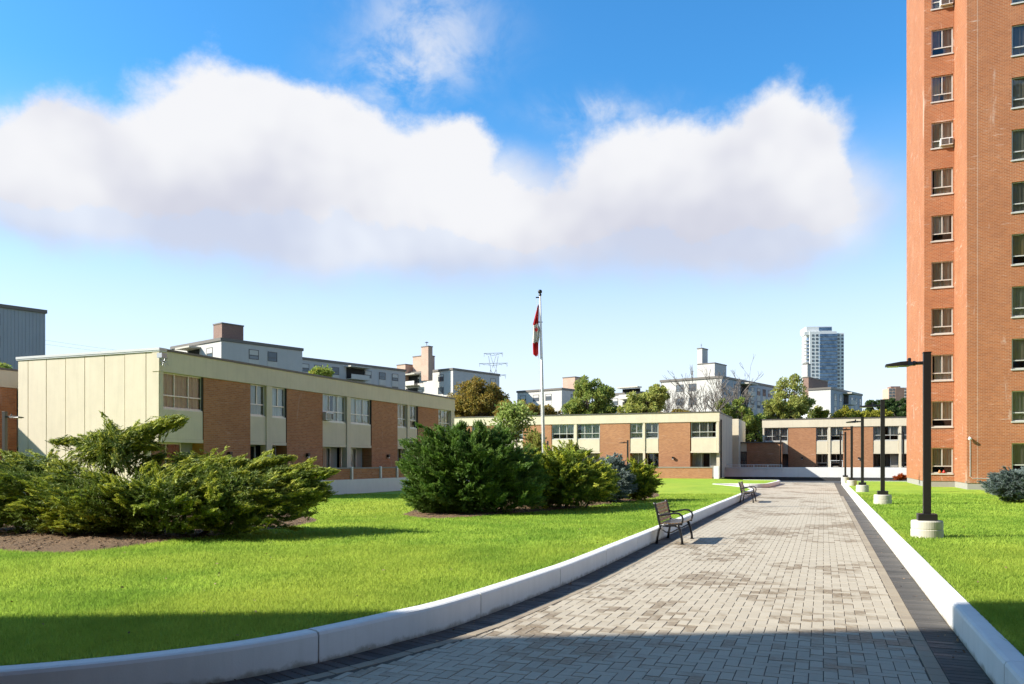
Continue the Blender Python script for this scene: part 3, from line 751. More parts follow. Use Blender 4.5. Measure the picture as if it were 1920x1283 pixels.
for (a, b, c, d) in holesB+holesD:
    xf = xfB if a < 6 else xfD
    window(tower, xf, a+.012, b-.012, c+.05, d, -.08, 2, .28, random.choice(CURT[:5]+CURT[:2]+CURT[3:4]+CURT[6:7]), ft=.055, cover=random.choice([1, 1, 1, .85]))
    MB(xf).box(a-.04, b+.04 if a > 6 else b+.015, -.2, .05, c-.03, c+.045).build('sill', M_frame, tower)
MB().box(X_on_Y(1833, YD)-.012, X_on_Y(1833, YD)+.012, YD-.006, YD, .6, TZ).build('movement_joint', M_pbrick, tower)
ac_unit(xfB, 6.62, 1.08+PH*7, -.1, 'boxy air conditioner at a window midway up the stepped corner of the brick tower')
ac_unit(xfB, 6.62, 1.08+PH*10, -.1, 'boxy air conditioner at a high window in the stepped corner of the brick tower')
cc = empty('security_camera', (XC+.1, YD-.02, 2.9), 'small white wall camera with conduit on the brick tower corner', 'camera')
MB().tube([(XC+.12, YD-.02, 3.02), (XC+.12, YD-.16, 2.98)], .03).build('bracket', M_wht, cc)
MB().lathe((XC+.12, YD-.16, 2.84), [(.0, 0), (.06, .015), (.085, .07), (.085, .12), (.05, .15)], 16).build('dome', M_wht, cc, smooth=True)
MB().tube([(XC+.15, YD-.02, 2.95), (XC+.15, YD-.02, .95), (XC+.25, YD-.02, .86), (XC+2.2, YD-.02, .84)], .011, 6).build('conduit', M_wht, cc)

# items on the sill of the lowest window
for k, (u, c, h) in enumerate([(6.28, 'toy_bear', .1), (6.5, 'toy_car', .09)]):
    m = MB(); m.lathe((u, YBB+.03, 1.05), [(.0, 0), (.07, .02), (.09, .06), (.05, h+.02), (.04, h+.06), (0, h+.1)], 12)
    tag(m.build(c, mat('red_toy', **{'Base Color': rgb(.5, .03, .02), 'Roughness': .4}) if k else mat('orange_toy', **{'Base Color': rgb(.6, .2, .06), 'Roughness': .6}), smooth=True),
        ('small red toy on the window sill of the brick tower' if k else 'small orange toy on the window sill of the brick tower'), 'toy')

# ---- tower out of view whose corner throws the broad shadow over the near lawn and path
tx, ty = -3.1-math.sin(SUN_AZ)*24, 7.3-math.cos(SUN_AZ)*24
sh = empty('apartment_slab', (tx+15, ty-12, 0), 'tall unseen brick apartment slab standing beyond the near end of the path', 'building')
MB().box(tx, tx+62, ty-16, ty, -.05, 42).build('brick_wall', M_tbrick, sh)  # unseen; made broader than its shadow asks, to block sky light
MB().box(tx-.2, tx+62.2, ty-16.2, ty+.2, 42.003, 42.4).build('roof_cornice', M_plinth, sh)
for k in range(14):
    for q in range(17):
        MB().box(tx+2+q*3.5, tx+3.8+q*3.5, ty+.002, ty+.06, 1.2+2.9*k, 2.7+2.9*k).build('window', M_farglass, sh)

# ================================================================ APARTMENTS BEYOND
BA = R(18)
DS = (math.sin(BA), math.cos(BA))         # along the shaded faces, away from the camera
DL = (-math.cos(BA), math.sin(BA))        # along the sunny faces
def ring(C, a, b): return [C, (C[0]+DL[0]*a, C[1]+DL[1]*a), (C[0]+DL[0]*a+DS[0]*b, C[1]+DL[1]*a+DS[1]*b), (C[0]+DS[0]*b, C[1]+DS[1]*b)]
def prism(C, a, b, z0, z1, name, m, parent, grow=0):
    C = (C[0]-DL[0]*grow-DS[0]*grow, C[1]-DL[1]*grow-DS[1]*grow); r = ring(C, a+2*grow, b+2*grow)
    mb = MB(); mb.v = [(*p, z) for z in (z0, z1) for p in r]
    mb.f = [(0, 1, 2, 3), (7, 6, 5, 4)]+[(i, (i+1) % 4, 4+(i+1) % 4, 4+i) for i in range(4)]
    return mb.build(name, m, parent)
WC = {}
def far_window(root, xf, u, w, z0, z1, spandrel=True):
    f = MB(xf); t = .09
    f.box(u, u+w, .0, .05, z0, z0+t); f.box(u, u+w, 0, .05, z1-t, z1); f.box(u, u+t, 0, .05, z0+t, z1-t); f.box(u+w-t, u+w, 0, .05, z0+t, z1-t)
    f.box(u+t, u+w-t, .0, .048, z0+(z1-z0)*.36, z0+(z1-z0)*.36+t)
    o = f.build('window', M_dframe, root)
    MB(xf).box(u+t, u+w-t, .003, .02, z0+t, z1-t).build('pane', M_farglass, o)
    if random.random() < .6: MB(xf).box(u+t, u+w-t, .021, .03, z0+(z1-z0)*random.uniform(.4, .7), z1-t).build('blind', M_lgrey, o)
    if spandrel: MB(xf).box(u, u+w, .002, .03, z0-1.15, z0-.02).build('spandrel_panel', M_lgrey, root)
def apartment(label, px, py, d, pxl, pxs, m_l, m_s, wl=(), ws=(), rows=2, name='apartment_block', siding=None):
    """corner pixel column, roof pixel row and depth give the corner; pxl, pxs end the sunny and shaded faces"""
    C = at_depth(px, d); zt = z_at(py, d); a = abs(along(C, DL, pxl)); b = abs(along(C, DS, pxs))
    root = empty(name, (C.x+DL[0]*a/2+DS[0]*b/2, C.y+DL[1]*a/2+DS[1]*b/2, 0), label, 'apartment block', 'grey apartment blocks beyond the townhouses')
    prism(C, a, b, -.05, zt, 'wall', m_l, root)
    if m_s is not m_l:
        xs = frame((C.x, C.y, 0), DS, (-DL[0], -DL[1])); MB(xs).box(.0, b, .0, .06, 0, zt-.02).build('shade_toned_face', m_s, root)  # shaded face coloured darker than the sunny one of the same block
    prism(C, a, b, zt+.003, zt+.45, 'roof_edge', M_cap, root, .18)
    xl = frame((C.x, C.y, 0), DL, (-DS[0], -DS[1])); xs = frame((C.x-DL[0]*.062, C.y-DL[1]*.062, 0), DS, (-DL[0], -DL[1]))
    for r in range(rows):
        z1 = zt-.75-r*2.8
        for f in wl: far_window(root, xl, a*f, 1.7, z1-1.5, z1)
        for f in ws: far_window(root, xs, b*f, 1.7, z1-1.5, z1)
    return root, C, zt, a, b, xl, xs
def balcony(root, xf, u, w, zt, depth=1.6, rows=2):
    MB(xf).box(u-.4, u+w+.4, 0.01, depth+.3, zt-.35, zt-.1).build('canopy', M_conc, root)
    for r in range(rows):
        z = zt-2.75-2.8*r
        MB(xf).box(u, u+w, .005, .02, z+.15, z+2.35).build('balcony_dark_sheet', M_dark, root)  # flat near-black sheet stands in for the shade of a recess
        MB(xf).box(u, u+w, .022, depth, z, z+.14).build('balcony_slab', M_conc, root)
        MB(xf).box(u, u+w, depth-.08, depth, z+.142, z+1.0).build('balcony_panel', M_lgrey, root)
def roofbox(root, px0, pxc, px1, y0, y1, d, m, name='penthouse', cap=True):
    """roof storey: sunny face px0..pxc, shaded face pxc..px1, between pixel rows y1 (foot) and y0 (top)"""
    C = at_depth(pxc, d); a = max(.6, abs(along(C, DL, px0))); b = max(.6, abs(along(C, DS, px1)))
    z0, z1 = z_at(y1, d)-1.5, z_at(y0, d)
    o = prism(C, a, b, z0, z1, name, m, root)
    if cap: prism(C, a, b, z1+.003, z1+.2, name+'_cap', M_cap, root, .08)
    return C, z1
a1 = apartment('blue grey clad apartment block rising behind the townhouse wing', -120, 561, 95, -220, 85, M_grey_b, M_grey_b, (), (.20, .42), 4)
s = 0
while s < a1[4]-.1:                        # vertical siding ribs
    MB(a1[6]).box(s, s+.05, .001, .05, 12, a1[2]-.05).build('siding_rib', M_grey_b, a1[0]); s += .42
a2 = apartment('grey apartment block with a square brown brick penthouse', 414.5, 639, 118, 322, 566.5, M_lgrey, M_grey_a, (.16,), (.32, .55), 3)
roofbox(a2[0], 400, 416, 456.5, 607, 640, 123, M_brown)
balcony(a2[0], a2[5], a2[3]*.42, 3.4, a2[2]-.3)
a3 = apartment('long low grey apartment block with balconies under a dark roof edge', 540, 671, 148, 520, 760, M_grey_a, M_grey_a, (), (.10, .20, .34, .62, .75, .87), 2)
balcony(a3[0], a3[6], a3[4]*.46, 4.6, a3[2]-.2)
a4 = apartment('grey apartment block with stepped brick chimney and corner balconies', 849, 694, 172, 758, 936, M_lgrey, M_grey_a, (.18, .60), (.45, .80), 2)
balcony(a4[0], a4[5], a4[3]*.68, 4.4, a4[2])
roofbox(a4[0], 744, 760, 776, 684, 702, 180, M_pbrick, 'lift_house'); roofbox(a4[0], 774, 800, 815, 667, 702, 178, M_pbrick, 'penthouse')
Cc, zc = roofbox(a4[0], 790, 803, 811, 650, 700, 172, M_pbrick, 'chimney')
MB().tube([(Cc.x-.8, Cc.y+.8, zc), (Cc.x-.8, Cc.y+.8, zc+1)], .09).lathe((Cc.x-.8, Cc.y+.8, zc+1), [(.45, 0), (.1, .2), (0, .22)], 10).build('flue_cowl', M_steel, a4[0])
a5 = apartment('pale grey apartment block with a beige penthouse behind autumn trees', 1053, 731, 178, 970, 1100, M_lgrey, M_grey_a, (.22, .50, .80), (.35,), 3)
roofbox(a5[0], 1055, 1078, 1100, 707.5, 735, 184, M_pbrick)
a5b = apartment('pale apartment block with a flat canopy glimpsed between two trees', 1204, 738, 172, 1140, 1240, M_lgrey, M_grey_a, (.25, .7), (), 2)
balcony(a5b[0], a5b[5], a5b[3]*.05, 4.5, a5b[2]+1.6)
a6 = apartment('pale grey apartment block with a slim square chimney and bare trees before it', 1352.5, 709, 157, 1239, 1452, M_lgrey, M_grey_b, (.40, .61), (.22, .52, .64, .75, .86), 3)
balcony(a6[0], a6[6], a6[4]*.33, 4.0, a6[2]-.2)
roofbox(a6[0], 1308, 1340, 1362, 681.5, 710, 163, M_lgrey); 
Cc, zc = roofbox(a6[0], 1307.5, 1316.5, 1327, 654, 683, 166, M_lgrey, 'chimney')
MB().tube([(Cc.x-.3, Cc.y+1, zc), (Cc.x-.3, Cc.y+1, zc+1.2)], .05).box(Cc.x-.45, Cc.x-.15, Cc.y+.9, Cc.y+1.1, zc+.85, zc+.95).build('antenna', M_steel, a6[0])
a7 = apartment('pale grey apartment block with a brown roof house in front of the glass high-rise', 1557, 730, 168, 1516, 1616, M_lgrey, M_grey_b, (), (.10, .26, .62, .76, .90), 3)
balcony(a7[0], a7[6], a7[4]*.38, 3.6, a7[2]-.1)
roofbox(a7[0], 1505, 1516, 1552, 708, 732, 176, M_brown); roofbox(a7[0], 1505, 1514, 1520, 683, 710, 180, M_lgrey, 'chimney')

# glass high-rise
d = 620; C = at_depth(1535, d); hr = empty('high_rise', (C.x, C.y+15, 0), 'white and blue glass high-rise tower far behind the apartment blocks', 'tower')
k_ = d/F; PA = R(-12)
U = Vector((math.cos(YAW-.1), math.sin(YAW-.1), 0)); N = Vector((U.y, -U.x, 0))
O = at_depth(1515, d); xh = frame(O, (U.x, U.y), (N.x, N.y))
ux = lambda px: (px-1515)*k_
zz = lambda py: z_at(py, d)
MB(xh).box(ux(1518), ux(1567), -22, 0, -.05, zz(622)).build('tower_body', M_wht, hr)
MB(xh).box(ux(1567), ux(1581), -20, -1.5, -.05, zz(625)).build('side_bay', M_wht, hr)
MB(xh).box(ux(1513), ux(1560), -20, -2, zz(622)+.01, zz(612)).build('crown', M_wht, hr)
MB(xh).box(ux(1536), ux(1559), -1.98, -1.8, zz(620), zz(613.5)).build('crown_glass', M_blue, hr)
pitch = 6.78*k_
for r in range(19):
    z = zz(627)-pitch*r-pitch*.62
    MB(xh).box(ux(1536), ux(1567.5), .01, .9, z-pitch*.16, z+pitch*.62).build('glass_band', M_blue, hr)
    for px in (1522, 1529.3): MB(xh).box(ux(px), ux(px+4.2), .01, .12, z, z+pitch*.58).build('window', M_farglass, hr)
    for px in (1569.5, 1576.5): MB(xh).box(ux(px), ux(px+4), -1.49, -1.38, z, z+pitch*.58).build('window', M_farglass, hr)
    if r > 0:
        MB(xh).box(ux(1508.5), ux(1517.9), -8, -1, z-pitch*.1, z+pitch*.06).build('balcony_slab', M_wht, hr)
        MB(xh).box(ux(1516), ux(1517.95), -7, -1.5, z+pitch*.1, z+pitch*.8).build('balcony_glass', M_blue, hr)
MB(xh).box(ux(1508.5), ux(1517.9), -9, -.6, zz(628), zz(622)).build('balcony_roof', M_wht, hr)
d = 700; k_ = d/F; O = at_depth(1672, d); xh = frame(O, (U.x, U.y), (N.x, N.y)); ux = lambda px: (px-1672)*k_; zz = lambda py: z_at(py, d)
ft = empty('brick_high_rise', (O.x+10, O.y+10, 0), 'distant brown brick apartment tower with pale balcony bands beyond the trees', 'tower')
MB(xh).box(ux(1679), ux(1694), -16, 0, -.05, zz(727)).build('dark_face', M_brown, ft)
MB(xh).box(ux(1667), ux(1678.9), -16, -.4, -.05, zz(728)).build('tower_body', M_pbrick, ft)
MB(xh).box(ux(1694.1), ux(1712), -16, -.4, -.05, zz(727)).build('tower_body', M_pbrick, ft)
MB(xh).box(ux(1673), ux(1690), -12, -3, zz(727), zz(724)).build('penthouse', M_brown, ft)
for r in range(10):
    z = zz(732)-r*5.7*k_
    for a, b in ((1667.5, 1671.5), (1674, 1677.5), (1696, 1704)):
        MB(xh).box(ux(a), ux(b), -.39, -.2, z, z+1.4).build('window', M_farglass, ft)
    MB(xh).box(ux(1695), ux(1712), -.38, .9, z-.9, z-.2).build('balcony_band', M_lgrey, ft)

# lattice pylon and its lines
d = 420; O = at_depth(925, d); zz = lambda py: z_at(py, d); k_ = d/F
py_ = MB(); U2 = Vector((CT, ST, 0))
def P_(dx, z, dy=0): return O+U2*(dx*k_)+Vector((-ST, CT, 0))*dy+Vector((0, 0, z))
legs = [(-9, -9), (9, -9), (9, 9), (-9, 9)]
def leg_pt(q, f): w_0 = (1-f)*9+f*1.6; return P_(math.copysign(w_0/ k_, q[0]), f*zz(694), math.copysign(w_0*.8, q[1]))
for q in legs: py_.tube([leg_pt(q, 0), leg_pt(q, 1)], .16, 4)
for i in range(9):
    for j in range(4):
        a, b = legs[j], legs[(j+1) % 4]
        py_.tube([leg_pt(a, i/9), leg_pt(b, (i+1)/9)], .09, 4); py_.tube([leg_pt(b, i/9), leg_pt(a, (i+1)/9)], .09, 4)
for sx_ in (-1, 1):
    for sy_ in (-1, 1):
        py_.tube([P_(sx_*4, zz(697), sy_), P_(sx_*9, zz(668), sy_)], .14, 4); py_.tube([P_(-sx_*2, zz(690), sy_), P_(sx_*6, zz(664), sy_)], .1, 4)
for y, h in ((663, 18), (682, 27), (704, 24)):
    py_.tube([P_(-h, zz(y)), P_(h, zz(y-1))], .15, 4); py_.tube([P_(-h, zz(y)), P_(0, zz(y+4)), P_(h, zz(y-1))], .11, 4)
    for s_ in range(-2, 3): py_.tube([P_(s_*h/2.5, zz(y)), P_(s_*h/2.5+h/5, zz(y+3.2))], .08, 4)
    for s_ in (-1, 1): py_.tube([P_(s_*h*.95, zz(y)), P_(s_*h*.95, zz(y+6))], .12, 4)
tag(py_.build('power_pylon', M_steel), 'steel lattice power pylon standing behind the orange tree', 'pylon')
for k, (ya, yb, xb) in enumerate([(637, 672, 330), (645, 672, 300)]):
    pts = []
    for i in range(25):
        f = i/24; px = 60+(xb-60)*f; p = at_depth(px, 260+120*f); p.z = z_at(ya-3+(yb-ya)*f+9*4*f*(1-f)*.25, 260+120*f); pts.append(p)
    tag(MB().tube(pts, .035, 4).build('power_line', M_dframe), ['thin upper overhead line running out from the blue grey block', 'thin lower overhead line running out from the blue grey block'][k], 'cable', 'overhead lines')

# ================================================================ STREET FURNITURE
def clone(root, loc, **k):
    r = root.copy(); COL.objects.link(r); r.location = loc
    def rec(src, dst):
        for ch in [c for c in bpy.data.objects if c.parent == src]:
            c = ch.copy(); COL.objects.link(c); c.parent = dst; rec(ch, c)
    rec(root, r)
    for a, b in k.items(): r[a] = b
    return r
def lamp_proto(name, H, label, group, footing=True, mt=None):
    mt = mt or M_black
    e = empty(name, (0, 0, 0), label, 'lamp post', group); z = 0
    if footing:
        MB().lathe((0, 0, -.03), [(.29, 0), (.29, .17), (.278, .185), (.285, .2), (.285, .33), (.27, .352), (.0, .352)], 40).build('footing', M_conc, e, smooth=False); z = .322
    MB().box(-.17, .17, -.17, .17, z, z+.13).build('base_cover', mt, e, .008)
    MB().box(-.068, .068, -.068, .068, z+.1, H).build('pole', mt, e, .006)
    MB().box(-.075, .075, -.075, .075, H, H+.02).build('pole_cap', mt, e, .004)
    MB().tube([(-.07, 0, H-.19), (-.25, 0, H-.19)], .035).tube([(-.2, 0, H-.19), (-.25, 0, H-.19)], .05).build('arm', mt, e)
    h = MB(); prof = [(-.24, .05, H-.225, H-.165), (-.34, .13, H-.245, H-.15), (-.48, .15, H-.24, H-.16), (-.74, .15, H-.235, H-.2)]
    for x, wd, za, zb in prof: h.v += [(x, -wd, za), (x, wd, za), (x, wd*.9, zb), (x, -wd*.9, zb)]
    for i in range(3): h.f += [(i*4+j, i*4+(j+1) % 4, i*4+4+(j+1) % 4, i*4+4+j) for j in range(4)]
    h.f += [(0, 3, 2, 1), (12, 13, 14, 15)]
    hd = h.build('lamp_head', mt, e)
    MB().box(-.70, -.50, -.12, .12, H-.25, H-.238).build('lens', M_lens, hd)
    MB().lathe((-.31, 0, H-.15), [(.03, 0), (.035, .05), (.02, .07), (0, .072)], 12).build('photocell', mt, e)
    return e
lp = lamp_proto('lamp_post', 3.60, 'black square lamp post on a round concrete footing along the path kerb', 'lamp posts in the row along the path')
pts = [on_ground(1738, 1006.5, ZL), on_ground(1655, 945, ZL), on_ground(1617, 922, ZL), on_ground(1597, 910.5, ZL), on_ground(1585, 903, ZL)]
lp.location = pts[0]
for p in pts[1:]: clone(lp, p)
sl = lamp_proto('lamp_post', 3.3, 'slim black lamp post on the terrace beside the white patio table', 'lamp posts on the terrace', False)
sl.location = (X_on_Y(1576, 80), 80, 1.07)
clone(sl, (X_on_Y(1464, 82), 82, 1.07), label='slim black lamp post beside the low brown brick link', group='lamp posts on the terrace')
clone(sl, (X_on_Y(1694, 79), 79, 1.07), label='slim black lamp post on the terrace half hidden by the brick tower corner')
for px, Y, lab in ((1177, 68.6, 'slim black lamp post in front of the brick pier behind the patio wall'), (1027, 68.6, 'slim black lamp post partly hidden behind the flagpole')):
    clone(sl, (X_on_Y(px, Y), Y, ZL), label=lab, group='lamp posts by the patio walls')
gl_ = lamp_proto('lamp_post', 3.4, 'grey lamp post in front of the townhouse wing by the panelled wall', None, False, M_dframe)
gl_.location = at_depth(9, 31)+Vector((0, 0, ZL)); gl_.rotation_euler = (0, 0, R(190))

# benches
M_slat = mat('varnished_slats', lambda t, p: (t.l(t.mix(t.noise(stretch(t, (20, 1.5, 20)), 3, 5).outputs[0], (.075, .048, .025), (.19, .12, .06)), p.inputs['Base Color'])), Roughness=.28)
def bench_proto(label):
    """faces +X, length along Y, origin at the middle of the footprint"""
    e = empty('park_bench', (0, 0, 0), label, 'bench', 'benches along the path')
    Lh = .66
    for s_ in (-1, 1):
        y = s_*Lh
        MB().tube([(.27, y, 0), (.265, y, .10), (.235, y, .26), (.20, y, .36), (.16, y, .405)], [.03, .026, .026, .029, .03], 8).build('front_leg', M_iron, e, smooth=True)
        MB().box(.235, .31, y-.032, y+.032, 0, .014).build('foot', M_iron, e)
        MB().tube([(-.27, y, 0), (-.25, y, .14), (-.22, y, .30), (-.18, y, .40)], [.03, .026, .027, .03], 8).build('rear_leg', M_iron, e, smooth=True)
        MB().box(-.31, -.235, y-.032, y+.032, 0, .014).build('foot', M_iron, e)
        MB().tube([(-.2, y, .40), (-.05, y, .385), (.1, y, .40), (.24, y, .43), (.275, y, .425)], .03, 8).build('seat_rail', M_iron, e, smooth=True)
        MB().tube([(-.19, y, .39), (-.225, y, .5), (-.255, y, .66), (-.30, y, .82), (-.325, y, .87)], [.03, .028, .026, .026, .03], 8).build('back_upright', M_iron, e, smooth=True)
        MB().tube([(-.245, y, .63), (-.16, y, .605), (-.03, y, .625), (.10, y, .655), (.20, y, .65), (.265, y, .60), (.285, y, .53), (.27, y, .46), (.25, y, .43)], .021, 8).build('armrest', M_iron, e, smooth=True)
        MB().tube([(.19, y, .33), (.05, y, .25), (-.07, y, .25), (-.2, y, .33)], .013, 8).build('brace', M_iron, e, smooth=True)
    for k in range(6):
        x = -.155+k*.078; z = .425-.012*math.sin((k/5)*3.14)+.012*(k/5)
        MB().box(x-.033, x+.033, -Lh-.02, Lh+.02, z, z+.026).build('seat_slat', M_slat, e, .006)
    for k in range(5):
        z = .50+k*.078; x = -.205-(z-.46)*.27
        xf = lambda a, b, c, x=x, z=z: (x+a-.27*(c), b, z+c)
        sl_ = MB(xf).box(-.012, .014, -Lh-.02, Lh+.02, -.033, .033).build('back_slat', M_slat, e, .006)
        for y in (-.56, -.2, .2, .56): MB(xf).box(.0145, .02, y-.012, y+.012, -.012, .012).build('bolt', M_iron, sl_)
    for y in (-.2, .2): MB().tube([(-.225, y, .44), (-.30, y, .80)], .011, 6).build('back_strap', M_iron, e)
    return e
b1_ = on_ground(1272, 1021, 0); b1_.x -= .19; b1_.y += .66
be = bench_proto('black iron bench with varnished slats beside the second shrub bed')
be.location = (b1_.x, b1_.y, 0)
b2_ = on_ground(1411, 943, 0)
clone(be, (b1_.x+.02, b2_.y+.6, 0), label='black iron bench with varnished slats near the side path corner')

# flagpole and flag
d = 30.0; FP = at_depth(1022, d); FP.z = ZL; top = at_depth(1012.5, d); top.z = z_at(552, d)
fp = empty('flagpole', FP, 'tall white flagpole rising behind the golden shrubs', 'flagpole')
MB().tube([FP, FP.lerp(top, .5), top], [.065, .055, .035], 12).build('pole', M_wht, fp, smooth=True)
MB().lathe((top.x, top.y, top.z), [(.05, -.06), (.06, 0), (.03, .02), (.07, .05), (.085, .1), (.06, .16), (0, .18)], 16).build('finial', M_black, fp, smooth=True)
RT = Vector((CT, ST, 0)); FW = Vector((-ST, CT, 0))
MB().tube([top+Vector((0, 0, -.12)), top+Vector((0, 0, -.12))-RT*.16], .025, 6).build('truck', M_black, fp)
hp = FP.lerp(top, 1-1.05/ (top.z-ZL)); MB().tube([hp+RT*.07, hp-RT*.16], .02, 6).build('clip', M_black, fp)
MB().tube([top+Vector((0, 0, -.12))-RT*.14, FP+Vector((0, 0, 1.2))-RT*.09], .006, 4).build('halyard', M_wht, fp)
def flag_fn(t, p):
    a = t.n('ShaderNodeAttribute'); a.attribute_name = 'stripe'
    v = t.m('MULTIPLY', t.m('GREATER_THAN', a.outputs['Fac'], .27), t.m('LESS_THAN', a.outputs['Fac'], .73))
    t.l(t.mix(v, (.55, .02, .025), (.72, .70, .66)), p.inputs['Base Color']); p.inputs['Roughness'].default_value = .8
    tl = t.n('ShaderNodeBsdfTranslucent'); t.l(t.mix(v, (.55, .02, .025), (.72, .70, .66)), tl.inputs[0])
    mx = t.n('ShaderNodeMixShader'); mx.inputs[0].default_value = .3
    t.l(p.outputs[0], mx.inputs[1]); t.l(tl.outputs[0], mx.inputs[2]); t.l(mx.outputs[0], t.t.nodes['Material Output'].inputs[0])
M_flag = mat('flag_cloth', flag_fn)
M_red = mat('flag_red', **{'Base Color': rgb(.55, .02, .025), 'Roughness': .8})
fl = empty('flag', (top.x, top.y, top.z-1.2), 'red and white flag with a leaf emblem hanging limp from the pole', 'flag')
# limp cloth: hoist along the pole, the fly drops down in pleats
nu, nv = 40, 28; k_ = d/F
zt_, zb_ = z_at(572, d), z_at(668, d)
V = []; S = []
for i in range(nu+1):
    s_ = i/nu                              # hoist to fly along the hanging length
    zc_ = zt_+(zb_-zt_)*s_
    pc = FP.lerp(top, (zc_-ZL)/(top.z-ZL))
    left = np.interp(s_, [0, .38, .45, .75, .97, 1], [4.5, 15.5, 15.5, 16, 15.5, 11])*k_
    right = np.interp(s_, [0, .38, .45, .62, .75, .93, 1], [2.5, 3.5, 1.2, 2.0, 5, 6, 7.5])*k_
    for j in range(nv+1):
        q = j/nv
        off = left+(right-left)*(q+.05*math.sin(9*q+4*s_))
        dep = .07*math.sin(q*15+s_*3)*(.3+s_)*min(1, s_*4)+.02*math.sin(q*31+s_*11)
        V.append(pc-RT*off+FW*dep+Vector((0, 0, -.03*math.sin(q*7)*(1-s_*.3)-(.12*(1-q) if s_ > .9 else 0)*0)))
        S.append(np.clip(s_*1.0+.06*(q-.5)*0+(-.10 if s_ < .38 else 0)*0, 0, 1))
mb = MB(); mb.v = [tuple(v) for v in V]
mb.f = [(i*(nv+1)+j, i*(nv+1)+j+1, (i+1)*(nv+1)+j+1, (i+1)*(nv+1)+j) for i in range(nu) for j in range(nv)]
fo = mb.build('cloth', M_flag, fl, smooth=True)
# three bars of the flag, as they show along the folds
bar = [np.interp(s_, [0, .385, .39, .73, .735, 1], [0, .26, .30, .70, .76, 1]) for s_ in S]
at_ = fo.data.attributes.new('stripe', 'FLOAT', 'POINT'); at_.data.foreach_set('value', np.array(bar, dtype=np.float32))
leafp = [(0, 1), (.12, .72), (.3, .8), (.24, .45), (.46, .62), (.52, .5), (.8, .55), (.68, .3), (.85, .15), (.4, -.18), (.45, -.35), (.06, -.28), (.06, -.6)]
leafp = leafp+[(-x, y) for x, y in leafp[::-1]]
pc = FP.lerp(top, (z_at(621, d)-ZL)/(top.z-ZL))-RT*(9*k_)-FW*.15
MB().poly([tuple(pc+RT*(x*4.2*k_)+Vector((0, 0, y*7.5*k_))-FW*.004*abs(x)) for x, y in leafp]).build('leaf_emblem', M_red, fl)

# ================================================================ SHRUBS
def sprays(tips, axis, L, k, ll, lw, spread=.75):
    """leaflets along short curved sprays; returns base points and directions"""
    N = len(tips); axis = unit(axis)
    side = unit(np.cross(axis, rng.normal(size=(N, 3)))); P = []; D = []; LL = []
    for i in range(k):
        s_ = (i+rng.random(N))/k
        base = tips-axis*(L*(1-s_))[:, None]+np.array([0, 0, -.10])*((1-s_)**2*L)[:, None]*0
        an = rng.uniform(0, 2*np.pi, N)
        s2 = np.cross(axis, side); lat = side*np.cos(an)[:, None]+s2*np.sin(an)[:, None]*.6
        P.append(base); D.append(unit(axis+lat*spread+rng.normal(0, .12, (N, 3)))); LL.append(ll*(1.15-.6*s_)*rng.uniform(.7, 1.3, N))
    return np.concatenate(P), np.concatenate(D), np.concatenate(LL)
def lobe_tips(lobes, n, up=.35, inner=.55, out=1.0, zmin=.02):
    """tips over ellipsoid lobes (x, y, z, rx, ry, rz); outward axes"""
    wts = np.array([l[3]*l[5]+l[4]*l[5]+l[3]*l[4] for l in lobes]); ids = rng.choice(len(lobes), n, p=wts/wts.sum())
    A = np.array(lobes)[ids]; dv = unit(rng.normal(size=(n, 3))); dv[:, 2] = np.abs(dv[:, 2])*np.where(rng.random(n) < .70, 1, -1)
    lump = 1+.13*np.sin(dv[:, 0]*7+ids)*np.sin(dv[:, 1]*6+2*ids)+.10*np.sin(dv[:, 2]*9+dv[:, 0]*5)
    r = np.where(rng.random(n) < .72, rng.uniform(.88, 1.06, n), rng.uniform(inner, .9, n))*lump
    T = A[:, :3]+dv*A[:, 3:]*r[:, None]
    ax = unit(unit(dv*np.array([1, 1, .8]))*out+np.array([0, 0, up])+rng.normal(0, .28, (n, 3)))
    k = T[:, 2] > zmin; return T[k], ax[k]
def branchlets(lobes, n, per, Lp, rad, up, flat=.55, low=.35, droop=0.0):
    """feathery plumes: limbs that leave the shrub outwards, each clothed in sprays that thin out to a tip"""
    T, ax = lobe_tips(lobes, n*2, up, .75)
    A = np.array(lobes); c = np.average(A[:, :3], axis=0, weights=A[:, 3]*A[:, 5]); c[2] *= .35
    T = T[:n]; N = len(T)
    out = unit((T-c)*np.array([1, 1, .55])); dirn = unit(out*.75+ax[:N]*.35+rng.normal(0, .2, (N, 3))); dirn[:, 2] = np.clip(dirn[:, 2]*.6+up*rng.uniform(.2, 1.2, N), -.2, .3+up); dirn = unit(dirn)
    L = Lp*rng.uniform(.55, 1.35, N); S = rng.random((N, per))**.85
    bend = np.array([0, 0, 1])*(S**2)[..., None]*L[:, None, None]*rng.normal(.04-droop, .16, (N, 1, 1))
    C = T[:, None]+dirn[:, None]*((S-.75)*L[:, None])[..., None]+bend
    rr = rad*rng.uniform(.7, 1.3, N)[:, None]*np.clip(1.05-S, .08, .8)
    off = rng.normal(0, 1, (N, per, 3))*np.array([1, 1, flat])
    P = C+off*rr[..., None]*.62; X = unit(dirn[:, None]+off*.33+rng.normal(0, .12, (N, per, 3))+np.array([0, 0, .08]))
    hi = (S+rng.normal(0, .08, S.shape) > .60) & (off[..., 2] > -.9)
    P = P.reshape(-1, 3); X = X.reshape(-1, 3); hi = hi.reshape(-1); k = P[:, 2] > .04; return P[k], X[k], hi[k]
